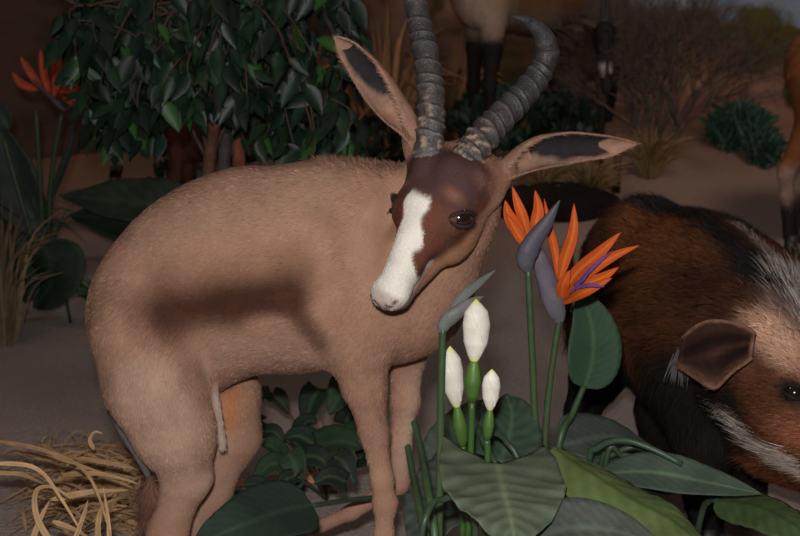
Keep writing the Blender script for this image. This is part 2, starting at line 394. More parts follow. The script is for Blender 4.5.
        r2 = N.new('ShaderNodeMapRange'); r2.inputs[1].default_value = 1.75; r2.inputs[2].default_value = 1.45; L.new(a2.outputs[0], r2.inputs[0])
        mm = N.new('ShaderNodeMix'); mm.data_type = 'RGBA'; L.new(r2.outputs[0], mm.inputs[0]); L.new(cur, mm.inputs[6]); mm.inputs[7].default_value = cc; cur = mm.outputs[2]
    # the wall paint fades to dark brown towards the left
    lf = N.new('ShaderNodeMapRange'); lf.inputs[1].default_value = .7; lf.inputs[2].default_value = -1.3; lf.inputs[3].default_value = 0; lf.inputs[4].default_value = .8; L.new(sx.outputs[0], lf.inputs[0])
    m3 = N.new('ShaderNodeMix'); m3.data_type = 'RGBA'; L.new(lf.outputs[0], m3.inputs[0]); L.new(cur, m3.inputs[6]); m3.inputs[7].default_value = (.062, .042, .034, 1)
    L.new(m3.outputs[2], bs.inputs['Base Color'])
    raw('wall_back', V, np.stack([b, b+1, b+m+1, b+m], 1), None, mt, origin=(0, 0, 0))['kind'] = 'structure'
build_setting()

# ================================================================== SPRINGBOK
YB = 1.87
SB = thing('springbok', 'brown springbok with ringed horns and white nose, turning its head to the viewer', 'antelope', (-.22, YB, 0))
def camvec(x, y, z): return x*R_ + y*U_ - z*F_                  # right, up, toward the viewer
hf = nz(np.array([-.46, -.79, .35])); hl = np.array([.79, -.19, .56]); hl = nz(hl - hf*(hf@hl)); hu = np.cross(hf, hl)
HF, HL, HU = camvec(*hf), camvec(*hl), camvec(*hu)
HO = W(433, 212, 1.72)
HM = np.stack([HF, HL, HU])
def H(f, l, u): return HO + f*HF + l*HL + u*HU

def springbok_body():
    lo = (-.58, 1.60, -.02); hi = (.24, 2.12, 1.02)
    s = SDF(lo, hi, .0034); yv = (0, 1, 0)
    # trunk (laid head -> tail so the coat is combed backwards)
    s.chain([W(392, 262, YB), W(340, 266, YB), W(262, 272, YB), W(200, 290, YB), W(168, 318, YB)], [.142, .165, .168, .150, .128], .05, yv, .74)
    s.cone(W(400, 222, YB), W(330, 232, YB), .085, .105, .05, yv, .7)
    s.ell(W(172, 320, YB), (.135, .105, .150), .05)
    s.ell(W(235, 262, YB), (.15, .115, .14), .05)
    s.ell(W(300, 290, YB), (.13, .128, .12), .05)                # barrel of ribs
    # neck
    s.cone(W(452, 205, 1.835), W(392, 285, YB), .074, .135, .05, yv, .8)
    s.cone(W(466, 185, 1.80), W(452, 215, 1.84), .058, .075, .03)
    s.ell(W(398, 288, 1.86), (.070, .085, .095), .04)            # brisket
    # near hind leg
    a = 1.80
    s.chain([W(148, 335, a), W(156, 385, a-.015), W(173, 432, a-.015), W(187, 475, a), W(168, 530, a+.01), W(140, 590, a+.03)], [.098, .085, .067, .041, .032, .020], .025, yv, .8)
    s.ell(W(198, 430, a-.005), (.026, .035, .06), .02)
    s.ell(W(140, 585, a+.03), (.022, .02, .03), .02)
    s.chain([W(140, 590, a+.03), W(152, 640, a+.03), W(155, 655, a+.02)], [.017, .014, .015], .012)
    # far hind leg
    a = 1.94
    s.chain([W(200, 340, a), W(226, 395, a), W(232, 436, a), W(208, 495, a), W(180, 545, a), W(158, 580, a)], [.085, .058, .049, .037, .028, .019], .03, yv, .85)
    s.chain([W(158, 580, a), W(168, 610, a), W(170, 618, a)], [.017, .014, .015], .012)
    s.cone(W(214, 386, 1.80), W(223, 446, 1.81), .007, .0075, .008)   # loose skin fold of the groin
    # near foreleg
    a = 1.80
    s.chain([W(350, 290, 1.80), W(358, 335, a), W(364, 385, a), W(374, 432, a), W(382, 478, a), W(385, 503, a), W(384, 535, a), W(385, 600, a), W(385, 648, a)],
            [.075, .058, .037, .0235, .0180, .0195, .0155, .0125, .014], .016, yv, .85)
    s.ell(W(352, 300, 1.79), (.075, .05, .12), .05)
    # far foreleg, lifted with the wrist bent
    a = 1.95
    s.chain([W(402, 320, 1.90), W(406, 352, a), W(405, 400, a), W(400, 445, a), W(398, 482, a-.01)], [.060, .036, .025, .0195, .0210], .016, yv, .85)
    s.chain([W(398, 484, a-.01), W(352, 512, a-.02), W(318, 527, a-.03)], [.021, .0135, .0135], .012)
    s.chain([H(-.055, .030, .012), W(484, 190, 1.770), W(506, 170, 1.772)], [.040, .026, .0175], .02)   # ear roots
    s.chain([H(-.055, -.030, .012), W(420, 146, 1.785), W(412, 132, 1.785)], [.036, .024, .017], .02)
    # head
    def he(c, r, k=.015, sub=False): s.ell(H(*c), r, k, HM, sub)
    he((-.045, 0, -.006), (.074, .058, .056), .03); he((-.008, 0, .008), (.060, .049, .040), .02)
    for q in (-1, 1):
        he((.002, q*.049, .006), (.032, .021, .022), .014)
        he((-.005, q*.032, -.040), (.064, .025, .050), .02)
        he((.158, q*.015, -.006), (.016, .012, .012), .010)
        he((-.052, q*.022, .046), (.026, .022, .020), .014)      # horn pedicles
    s.cone(H(-.085, 0, -.022), H(.0, 0, -.006), .056, .050, .03)
    s.cone(H(.01, 0, .002), H(.145, 0, -.010), .042, .0255, .02, HL, .92)
    s.cone(H(-.045, 0, -.072), H(.125, 0, -.040), .040, .0185, .02, HL, .85)
    he((.148, 0, -.012), (.029, .0265, .0205), .014)
    he((.142, 0, -.036), (.024, .020, .013), .010)
    for q in (-1, 1):                                            # lip line and nostril hollow
        s.cone(H(.172, q*.004, -.028), H(.098, q*.027, -.027), .0022, .0016, .003, sub=True)
        s.cone(H(.176, q*.009, -.008), H(.166, q*.020, -.002), .0042, .0032, .003, sub=True)
        he((.006, q*.064, .006), (.017, .010, .012), .005, True) # eye socket
    return s
sdf = springbok_body(); P, Q = solid(sdf, 3)
# ---- coat colours, with crease shade and ridge light painted in
FAWN = (.325, .180, .124); PALE = (.43, .30, .225); DARK = (.125, .058, .036); WHITE = (.66, .62, .56)
def sb_paint(P):
    C = np.tile(np.array(FAWN), (len(P), 1)); j = vnoise(P, 25, 3)*.10
    C = C*(1+.09*vnoise(P, 14, 5)[:, None]+.06*vnoise(P*[1, 1, .3], 60, 15)[:, None])
    Yn = 1.78; b = lambda C, a, b_, r, col, w=1, soft=.6, sy=.25: blend(C, P, W(*a, Yn), W(*b_, Yn), r, col, w, soft, sy, j)
    C = b(C, (150, 380), (180, 470), .10, PALE, .55); C = b(C, (235, 350), (320, 350), .055, PALE, .3)
    for a_, c_, r_, w_ in (((183, 330), (192, 372), .026, .55), ((196, 352), (207, 378), .014, .7), ((255, 325), (300, 345), .03, .25), ((128, 300), (150, 330), .03, .35), ((335, 300), (342, 350), .02, .4), ((375, 300), (380, 345), .012, .4), ((383, 175), (380, 270), .02, .35), ((250, 205), (262, 215), .03, .3), ((300, 200), (310, 212), .02, .25), ((120, 345), (110, 400), .03, .3), ((195, 430), (205, 460), .02, .35), ((372, 385), (380, 420), .010, .35)): C = b(C, a_, c_, r_, (.165, .085, .056), w_, .95)  # crease and fold shade painted into the coat, among dark mottles
    for a_, c_, r_, w_ in (((205, 335), (212, 395), .012, .35), ((160, 345), (175, 400), .016, .4), ((140, 350), (150, 400), .012, .35), ((182, 300), (190, 320), .014, .3), ((352, 320), (360, 370), .014, .4), ((170, 430), (180, 470), .018, .35), ((205, 185), (330, 175), .02, .3)): C = b(C, a_, c_, r_, (.46, .32, .245), w_, .95)  # light on the muscle ridges painted as paler coat streaks
    C = b(C, (140, 230), (330, 190), .045, (.30, .19, .13), .5)
    C = b(C, (182, 292), (300, 268), .074, (.14, .066, .040), .8, .9); C = b(C, (150, 305), (178, 322), .062, (.115, .050, .030), .85, .9)
    C = b(C, (172, 306), (292, 286), .050, (.050, .019, .012), .97, .8); C = b(C, (172, 318), (235, 312), .042, (.060, .024, .015), .75, .9)
    C = b(C, (290, 292), (322, 335), .034, (.06, .025, .016), .9, .85); C = b(C, (322, 332), (334, 358), .028, (.14, .07, .045), .5, .9)
    C = b(C, (335, 225), (352, 290), .030, (.24, .14, .095), .5, .9)
    C = b(C, (106, 300), (100, 360), .05, (.27, .16, .105), .5)
    C = blend(C, P, W(214, 388, 1.80), W(223, 448, 1.80), .013, (.42, .33, .27), .8, .6)
    C = blend(C, P, W(232, 388, 1.92), W(227, 418, 1.92), .036, (.42, .15, .045), .95, .8, .6, j)
    C = blend(C, P, W(212, 380, 1.84), W(232, 382, 1.88), .018, (.09, .075, .075), .9, .8, 1, j)
    C = blend(C, P, W(415, 345, 1.95), W(402, 470, 1.95), .034, (.52, .38, .29), .75, .8, 1)
    C = blend(C, P, W(236, 440, 1.94), W(200, 510, 1.94), .05, (.45, .32, .25), .7, .8, 1)
    C = blend(C, P, W(372, 440, 1.80), W(384, 530, 1.80), .035, (.40, .25, .165), .7, .8, 1)
    for e_ in ((506, 170), (412, 132)): C = blend(C, P, W(*e_, 1.772), H(-.06, .0, .02), .055, (.20, .095, .060), .85, .7)
    # head, in its own frame
    L = (P-HO)@HM.T; f, l, u = L[:, 0], L[:, 1], L[:, 2]; al = np.abs(l); nn = vnoise(P, 70, 8)*.006
    sm = lambda x, a, c: np.clip((x-a)/(c-a), 0, 1)**2*(3-2*np.clip((x-a)/(c-a), 0, 1))
    def mix(C, t, col): return C*(1-t[:, None])+np.array(col)*t[:, None]
    hd = sm(f, -.125, -.085)*sm(-np.sqrt(((f-.03)/.20)**2+(l/.080)**2+((u+.01)/.105)**2), -1.10, -.95)*sm(f, -.11, -.08)
    top = hd*sm(u+nn, -.045, -.012)
    C = mix(C, hd*.8*sm(f, -.05, .0)*sm(-f, -.13, -.10), (.34, .17, .095))         # tan cheek
    C = mix(C, top, (.115, .042, .026))                           # red-brown face
    C = mix(C, hd*sm(u+nn, -.004, .016)*sm(-f, -.025, .012)*.92, (.060, .030, .030))   # dark forehead
    C = mix(C, hd*.5*np.exp(-((f+.014)/.010)**2-((al-.048)/.014)**2)*sm(u, 0, .02), (.30, .13, .075))  # pale patch above the eye
    lat = .056-.19*np.clip(f, 0, .12)                            # stripe from eye to lip
    C = mix(C, hd*.85*np.exp(-((u+.012+.10*f)/.012)**2)*sm(f, .015, .04)*sm(al, .015, .03), (.060, .026, .020))
    C = mix(C, hd*.75*np.exp(-((al-.052)/.013)**2-((f-.004)/.030)**2-((u-.0)/.022)**2), (.050, .028, .024))
    hw = .0185+.003*sm(f, .03, .10)+.014*sm(f, .10, .135)        # white blaze
    bl = hd*sm(f+nn, -.004, .010)*(1-sm(al+nn, hw*.85, hw*1.2))*sm(u, -.040, -.020)
    mz = hd*sm(f+nn*.5, .112, .130)*sm(u+nn*.5, -.030, -.022)
    C = mix(C, np.maximum(bl, mz), WHITE)
    C = mix(C, hd*sm(f, .10, .13)*(1-sm(u, -.050, -.030))*.8, (.30, .24, .21))
    ln = hd*np.exp(-((u+.0275)/.0030)**2)*sm(f, .095, .105); C = mix(C, ln*.85, (.05, .04, .04))
    C = mix(C, hd*sm(f+nn, .160, .172)*sm(u, -.034, -.026)*.75, (.42, .33, .30))
    for q in (-1, 1):
        d = capd(L, (.178, q*.006, -.012), (.168, q*.022, -.002)); C = mix(C, hd*sm(-d, -.0052, -.0025)*.95, (.04, .03, .03))
    C = mix(C, hd*np.exp(-((f-.176)/.008)**2-((u+.014)/.010)**2-(l/.012)**2)*.6, (.16, .13, .12))
    C = mix(C, hd*sm(f, .12, .15)*np.exp(-((u+.040)/.008)**2)*.7, (.12, .10, .10))
    return C
C = sb_paint(P)
body = raw('body', P, Q, C, M_SKIN, SB)
def sb_flow(p):
    D = sdf.flow(p); L = (p-HO)@HM.T; h = (L[:, 0] > -.06) & (np.linalg.norm(L*[.55, 1, 1], axis=1) < .12)
    D[h] = -HF; return D
def sb_len(p):
    L = (p-HO)@HM.T; h = (L[:, 0] > -.12) & (np.linalg.norm(L*[.55, 1, 1], axis=1) < .125)
    r = np.where(h, .0045, .012); return np.where(p[:, 2] < .35, .006, r)
def sb_mask(c):
    L = (c-HO)@HM.T; d = np.ones(len(c))
    for q in (-1, 1): d *= np.linalg.norm(L-np.array([.004, q*.062, .006]), axis=1) > .021
    d *= ~((np.abs(L[:, 2]+.0275) < .004) & (L[:, 0] > .095) & (L[:, 0] < .19) & (np.abs(L[:, 1]) < .05))
    h = (L[:, 0] > -.12) & (np.linalg.norm(L*[.55, 1, 1], axis=1) < .125)
    return d*np.where(h, 1.8, 1)
fur('coat', P, Q, C, sb_flow, 150000, sb_len, .0011, SB, lift=.12, mask=sb_mask, bright=.13, jitter=.3)
# longer crest hairs on the withers
crest = lambda c: np.exp(-(capd(c, W(330, 172, YB), W(392, 170, YB))/.028)**2)
fur('withers_crest', P, Q, C*.9, sb_flow, 1800, .016, .0010, SB, lift=.5, mask=crest, bright=.25, jitter=.5)

def eye(parent, c, out, fwd, r=.0165, lid=(.028, .017, .015)):
    e = MB(); e.ball(c, r, (.012, .007, .005), 24, 16); eo = e.build('eye', M_EYE, parent)
    p = MB(); out = nz(out); fwd = nz(fwd - out*(out@fwd)); up = np.cross(out, fwd)
    for sg, nm in ((1, 0), (-1, 1)):                             # upper and lower lids as rolled rims
        pts = []
        for t in np.linspace(0, math.pi, 18):
            x = math.cos(t)*r*1.18; y = sg*math.sin(t)*r*(.62 if sg > 0 else .55)
            z = math.sqrt(max(r*r*1.25-x*x*.8-y*y, 0))*.92
            pts.append(c + fwd*x + up*y + out*z)
        p.tube(pts, np.full(18, r*.13)*(1+.4*np.sin(np.linspace(0, math.pi, 18))), 7, lid)
        if True:
            for t in np.linspace(.25, 2.9, 22 if sg > 0 else 10):
                x = math.cos(t)*r*1.15; y = sg*math.sin(t)*r*.62; z = math.sqrt(max(r*r*1.25-x*x*.8-y*y, 0))*.95
                a = c+fwd*x+up*y+out*z; b = a + out*r*.28 + up*sg*r*.30 + fwd*x*.2
                p.tube([a, (a+b)/2+out*r*.1, b], [r*.025, r*.02, r*.006], 4, (.02, .012, .01))
    p.build('eyelid', M_EAR, eo if False else parent)
for q in (-1, 1): eye(SB, H(.004, q*.0545, .006), HL*q*1.0+HU*.34+HF*.16, HF*.62+HU*.75, .0195)

# ---- horns: keratin cones with saw-tooth rings
def horn(pts, r0, parent, rings, seed):
    n = 420; c = spl(pts, n); t = np.linspace(0, 1, n); T = nz(np.gradient(c, axis=0)); r = np.random.default_rng(seed)
    ln = np.concatenate([[0], np.cumsum(np.linalg.norm(np.diff(c, axis=0), axis=1))]); s = ln/ln[-1]
    rad = r0*(1-.30*s-.10*s**2)*np.where(s > .72, 1-((s-.72)/.28)**1.4*.93, 1)
    ph = (s/.76)**.92*rings + .16*np.sin(s*37+seed)+.1*np.sin(s*71); fr = ph % 1; w = np.clip((.78-s)/.06, 0, 1)*np.clip((s-.02)/.05, 0, 1)
    g_ = np.where(fr < .78, (fr/.78)**1.5, (1-fr)/.22); rad = rad*(1 + w*(.155*g_ - .05))
    m = 36; th = np.linspace(0, 2*math.pi, m, endpoint=False); A = nz(np.cross(T[0], [0, 1, 0])); As = []
    for i in range(n): A = nz(A-T[i]*(A@T[i])); As.append(A)
    As = np.array(As); B = np.cross(T, As)
    off = .004*np.sin(th*2+1)[None]*w[:, None]*0
    rr = rad[:, None]*np.ones(m)[None] + off
    ro = vnoise((c[:, None]+r0*(np.cos(th)[None, :, None]*As[:, None]+np.sin(th)[None, :, None]*B[:, None])).reshape(-1, 3), 260, seed).reshape(n, m)
    rough = np.clip((.24-s)/.14, 0, 1)[:, None]; rr = rr*(1+.055*ro*rough+.012*ro)
    tilt = .22*rad*w                                              # rings sit slightly oblique
    V = c[:, None] + rr[..., None]*(np.cos(th)[None, :, None]*As[:, None]+np.sin(th)[None, :, None]*B[:, None]) + (tilt[:, None]*np.cos(th)[None])[..., None]*T[:, None]
    base = np.array([.080, .067, .064]); tip = np.array([.035, .033, .038]); C = base*(1-s[:, None, None])+tip*s[:, None, None]
    C = np.tile(C, (1, m, 1)); C = C*(1 + w[:, None, None]*(.55*g_**3-.35)[:, None, None])
    k = (np.clip(ro-.15, 0, 1)*rough)[..., None]*1.3; k = np.clip(k, 0, .75); C = C*(1-k)+np.array([.33, .22, .15])*k
    mb = MB(); f = [(i*m+j, i*m+(j+1) % m, (i+1)*m+(j+1) % m, (i+1)*m+j) for i in range(n-1) for j in range(m)]
    f.append(tuple((n-1)*m+j for j in range(m))); mb.add(V.reshape(-1, 3), f, C.reshape(-1, 3))
    return mb.build('horn', M_HORN, parent)
horn([W(427, 160, 1.745), W(430, 135, 1.755), W(431, 98, 1.78), W(426, 55, 1.82), W(418, 15, 1.86), W(413, -30, 1.89), W(420, -75, 1.88), W(436, -100, 1.84)], .0235, SB, 14, 2)
horn([W(459, 170, 1.735), W(471, 152, 1.745), W(492, 127, 1.78), W(518, 100, 1.82), W(538, 76, 1.85), W(547, 52, 1.86), W(541, 33, 1.85), W(527, 21, 1.83), W(511, 16, 1.81)], .0265, SB, 12.5, 3)

# ---- ears: rolled funnels open toward the viewer
def ear(pts, width, nh, parent, inner, hairs):
    sp = spl(pts, 34); T = nz(np.gradient(sp, axis=0)); nh = np.tile(np.array(nh, float), (34, 1)); S = nz(np.cross(T, nh)); N = np.cross(S, T)
    u = np.linspace(0, 1, 34)
    wd = width/2*np.interp(u, [0, .15, .3, .45, .6, .8, .93, 1], [.62, .66, .86, 1, .98, .68, .30, .06])
    cl = np.interp(u, [0, .18, .36, .6, 1], [3.0, 2.75, 2.0, 1.45, .9])   # how far the funnel wraps (rad, half)
    a = np.linspace(-1, 1, 23)
    def sheet(k, wk):
        V = []
        for i in range(34):
            R = wd[i]*k/max(math.sin(min(cl[i], math.pi/2)), .35)*(1.0 if cl[i] < 1.6 else 1-.10*(cl[i]-1.6))
            for q in a:
                t = q*cl[i]*wk; V.append(sp[i] + S[i]*math.sin(t)*R - N[i]*(math.cos(t)-.35)*R)
        return np.array(V)
    f = [(i*23+j, i*23+j+1, (i+1)*23+j+1, (i+1)*23+j) for i in range(33) for j in range(22)]
    V = sheet(1, 1); A, U = np.meshgrid(a, u); c = np.tile(np.array([.25, .14, .098]), (len(V), 1))
    n = vnoise(V, 60, 4)[:, None]; c = c*(1+.12*n)
    mb = MB(); mb.add(V, f, c); eo = mb.build('ear', M_EAR, parent, thick=.0028)
    V2 = sheet(.90, .93)[23*12:]; f2 = [q for q in f if max(q) < len(V2)]
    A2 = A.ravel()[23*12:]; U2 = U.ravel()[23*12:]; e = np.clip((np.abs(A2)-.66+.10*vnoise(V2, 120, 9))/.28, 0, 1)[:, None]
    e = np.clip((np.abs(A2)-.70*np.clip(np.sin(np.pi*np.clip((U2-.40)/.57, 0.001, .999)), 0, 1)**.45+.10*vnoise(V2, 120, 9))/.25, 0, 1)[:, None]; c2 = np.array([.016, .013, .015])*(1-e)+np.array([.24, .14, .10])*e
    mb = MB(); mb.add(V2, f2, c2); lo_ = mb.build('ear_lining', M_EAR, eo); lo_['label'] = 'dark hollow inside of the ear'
    Qa = np.array(f); Vn = V
    fur('ear_hair', Vn, Qa, c, lambda p: np.tile(nz(sp[-1]-sp[0]), (len(p), 1)), 5000, .008, .0009, eo, lift=.15, jitter=.3)
    rim = lambda cc: (np.abs(np.round(0*cc[:, 0])) + 1)
    A3 = np.abs(A.ravel()[Qa]).mean(1)
    fur('ear_hair', Vn, Qa, c*1.15, lambda p: np.tile(nz(sp[-1]-sp[0]), (len(p), 1)), 1500, .011, .0007, eo, lift=.3, jitter=.5, mask=lambda cc: (A3 > .9)*1.0)
ear([W(424, 146, 1.775), W(408, 122, 1.775), W(388, 97, 1.77), W(366, 70, 1.765), W(347, 50, 1.76), W(334, 37, 1.755)], .058, nz(camvec(-.75, -.30, .9)), SB, None, None)
ear([W(484, 190, 1.775), W(508, 168, 1.775), W(535, 152, 1.77), W(570, 147, 1.76), W(608, 147, 1.75), W(637, 144, 1.745)], .054, nz(camvec(.10, -.50, 1.0)), SB, None, None)

# ---- hooves and tail
def hoof(p, h=.035, r=.019, parent=SB, d=(1, 0)):
    for sg in (-1, 1):
        mb = MB(); n = 14; p0 = np.array(p, float)+np.array([-d[1], d[0], 0])*sg*r*.50
        top = []; bot = []
        for i in range(n):
            a = 2*math.pi*i/n; e = math.cos(a); s_ = math.sin(a)
            top.append(p0+np.array([d[0]*e*r*.75-d[1]*s_*r*.45, d[1]*e*r*.75+d[0]*s_*r*.45, h]))
            x = e*r*(1.5 if e > 0 else .9); bot.append(p0+np.array([d[0]*x-d[1]*s_*r*.55, d[1]*x+d[0]*s_*r*.55, 0]))
        mb.add(np.array(bot+top), [tuple(range(n))[::-1], tuple(range(n, 2*n))]+[(i, (i+1) % n, n+(i+1) % n, n+i) for i in range(n)], (.03, .025, .025))
        mb.build('hoof', M_HOOF, parent)
for px, py, Yy in ((155, 655, 1.82), (170, 618, 1.94), (385, 648, 1.80)):
    q = W(px, py, Yy); hoof((q[0], q[1], 0), max(q[2]+.012, .035))
q = W(318, 527, 1.92); mb = MB(); mb.tube([q, W(308, 531, 1.92), W(297, 539, 1.915), W(290, 546, 1.915)], [.0135, .016, .0165, .008], 12, (.16, .10, .09), .8); mb.build('hoof', M_HOOF, SB)
mb = MB(); tp = [W(112, 410, 1.86), W(124, 434, 1.83), W(137, 455, 1.81), W(150, 479, 1.81)]
mb.tube(spl(tp, 14), np.linspace(.010, .0055, 14), 10, (.105, .088, .088)); tl = mb.build('tail', M_EAR, SB)
mb = MB(); P2 = spl([W(150, 476, 1.81), W(150, 496, 1.81), W(143, 522, 1.81)], 20); mb.tube(P2, np.interp(np.linspace(0, 1, 20), [0, .4, 1], [.006, .017, .003]), 12, (.12, .06, .045))
tf = mb.build('tail_tuft', M_SKIN, tl)
Pt = np.array([v.co for v in tf.data.vertices])+ROOT[tf]; Qt = np.array([list(p.vertices) for p in tf.data.polygons if len(p.vertices) == 4])
fur('tuft_hair', Pt, Qt, np.tile([.15, .075, .055], (len(Pt), 1)), lambda p: np.tile([-.1, 0, -1.], (len(p), 1)), 2500, .032, .0009, tf, lift=.25)

# ================================================================== BUSH PIG
BP = thing('bush_pig', 'shaggy red-brown and black wild pig with pale maned neck, at the right', 'pig', (.62, 2.35, 0))
def pig_body():
    s = SDF((.30, 1.60, -.02), (1.32, 3.0, .86), .0075)
    s.chain([W(765, 352, 2.13), W(735, 335, 2.27), W(700, 308, 2.42), W(655, 278, 2.60)], [.165, .200, .200, .178], .05, nz(np.array([.9, .45, 0])), .85)
    s.ell(W(640, 268, 2.64), (.135, .15, .155), .05)
    s.cone(W(668, 330, 2.45), W(715, 365, 2.25), .15, .16, .05)   # belly
    s.chain([W(818, 415, 1.93), W(792, 380, 2.04), W(760, 348, 2.16)], [.105, .135, .165], .05)
    s.chain([W(905, 480, 1.74), W(850, 443, 1.84), W(810, 412, 1.95)], [.042, .062, .105], .04)      # long snout
    s.cone(W(905, 481, 1.74), W(915, 486, 1.725), .046, .044, .01)
    s.cone(W(845, 480, 1.86), W(780, 440, 2.02), .045, .085, .04)                                    # jaw
    s.chain([W(700, 385, 2.20), W(704, 440, 2.16), W(706, 490, 2.15), W(706, 527, 2.15)], [.110, .058, .040, .036], .04)
    s.chain([W(755, 410, 2.28), W(750, 455, 2.30), W(750, 500, 2.30)], [.09, .045, .034], .04)
    s.chain([W(620, 330, 2.62), W(596, 378, 2.66), W(582, 410, 2.66), W(577, 436, 2.66)], [.12, .06, .036, .031], .04)
    s.chain([W(680, 360, 2.50), W(662, 410, 2.46), W(655, 455, 2.46)], [.11, .055, .034], .04)
    s.ell(W(793, 392, 1.945), (.03, .03, .026), .02, sub=True)
    s.chain([W(568, 250, 2.72), W(566, 300, 2.73), W(570, 340, 2.73)], [.014, .011, .007], .012)
    return s
ps = pig_body(); PP, PQ = solid(ps, 2)
RUST = (.095, .036, .016); BLK = (.012, .009, .009); CREAM = (.62, .48, .38)
def pig_paint(P):
    j = vnoise(P, 22, 12)*.12; C = np.tile(np.array(RUST), (len(P), 1)); b = lambda C, a, c, r, col, w=1., soft=.6: blend(C, P, W(*a), W(*c), r, col, w, soft, .7, j)
    C = C*(1+.25*vnoise(P, 12, 6)[:, None])
    C = b(C, (640, 230, 2.5), (665, 270, 2.4), .13, (.17, .060, .022), .8)
    C = b(C, (600, 215, 2.55), (590, 300, 2.55), .08, (.05, .025, .014), .85)
    C = b(C, (620, 300, 2.5), (690, 340, 2.25), .10, (.035, .016, .010), .8)
    C = b(C, (700, 300, 2.25), (735, 300, 2.12), .12, (.050, .020, .013), .9)
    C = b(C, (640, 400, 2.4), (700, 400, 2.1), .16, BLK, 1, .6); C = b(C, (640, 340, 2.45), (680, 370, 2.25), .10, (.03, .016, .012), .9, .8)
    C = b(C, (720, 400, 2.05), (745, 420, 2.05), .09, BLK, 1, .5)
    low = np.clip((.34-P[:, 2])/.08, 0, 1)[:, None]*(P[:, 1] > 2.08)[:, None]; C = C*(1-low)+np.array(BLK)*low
    C = b(C, (630, 178, 2.66), (770, 262, 2.32), .045, (.035, .03, .03), .95, .8)      # dark crest with pale fringe
    C = b(C, (735, 216, 2.50), (800, 270, 2.28), .030, CREAM, .8, .8)
    C = b(C, (785, 298, 2.02), (820, 322, 1.95), .060, (.17, .12, .10), .8, .8)
    C = b(C, (768, 330, 1.98), (790, 350, 1.92), .060, (.56, .33, .225), .95, .8)       # warm cheek
    C = b(C, (800, 365, 1.85), (830, 400, 1.8), .07, (.42, .22, .14), .9, .8)
    C = b(C, (790, 425, 1.88), (815, 440, 1.83), .055, (.26, .095, .052), .95, .8)
    C = b(C, (745, 355, 2.0), (765, 400, 1.95), .035, (.16, .06, .04), .9, .8)
    C = b(C, (732, 412, 2.0), (765, 432, 1.93), .020, (.20, .15, .12), .8, .9); C = b(C, (765, 435, 1.93), (806, 474, 1.87), .020, (.50, .36, .28), .9, .9)
    C = b(C, (793, 393, 1.88), (797, 396, 1.88), .036, (.03, .02, .018), .95, .6)
    C = b(C, (905, 480, 1.70), (880, 470, 1.75), .06, (.20, .10, .08), .9)
    for q, e in (((606, 186), (650, 188)), ((650, 188), (692, 206)), ((692, 206), (730, 236)), ((730, 236), (762, 268)), ((762, 268), (790, 285))):
        C = blend(C, P, surf_pt(P, *q), surf_pt(P, *e), .050, (.018, .015, .016), .95, .7, 1, j)
    C = blend(C, P, surf_pt(P, 745, 226), surf_pt(P, 788, 268), .020, (.30, .26, .24), .8, .8)
    return np.clip(C, .004, 1)
PC = pig_paint(PP)
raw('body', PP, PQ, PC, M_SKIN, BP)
def pflow(p):
    D = ps.flow(p); D[:, 2] -= .25; return D
def plen(p):
    r = np.full(len(p), .045); r = np.where(capd(p, W(630, 178, 2.66), W(800, 290, 2.25)) < .08, .075, r)
    return np.where(p[:, 1] < 1.98, .020, np.where(p[:, 2] < .26, .02, r))
pm = lambda c: (np.linalg.norm(c-W(793, 393, 1.93), axis=1) > .032)*np.where(c[:, 1] < 2.05, 1.6, 1)
fur('coat', PP, PQ, PC, pflow, 100000, plen, .0015, BP, lift=.15, droop=.15, mask=pm, bright=.38, jitter=.22)
mn = lambda c: np.exp(-(capd(c, W(640, 182, 2.62), W(800, 282, 2.28))/.035)**2)
fur('mane', PP, PQ, np.tile([.022, .020, .022], (len(PP), 1)), pflow, 7000, .060, .0015, BP, lift=.2, mask=mn, bright=.5, jitter=.15)
mn2 = lambda c: np.exp(-(capd(c, W(715, 205, 2.56), W(803, 278, 2.30))/.022)**2)+.6*np.exp(-(capd(c, W(790, 296, 2.10), W(825, 322, 2.0))/.040)**2)
fur('mane', PP, PQ, np.tile([.34, .30, .28], (len(PP), 1)), pflow, 3200, .060, .0013, BP, lift=.14, mask=mn2, bright=.5, jitter=.12, label='pale long neck hairs')
wk = lambda c: np.exp(-(capd(c, W(735, 412, 2.02), W(800, 466, 1.86))/.017)**2)
fur('whiskers', PP, PQ, np.tile([.48, .40, .35], (len(PP), 1)), lambda p: pflow(p)+np.array([-.5, 0, .1]), 900, .055, .0012, BP, lift=.16, mask=wk, bright=.3, jitter=.15, label='white cheek whiskers')
eye(BP, surf_pt(PP, 793, 392)+camvec(0, 0, -.008), camvec(-.25, .2, 1), camvec(.9, -.3, .3), .019, (.02, .015, .013))
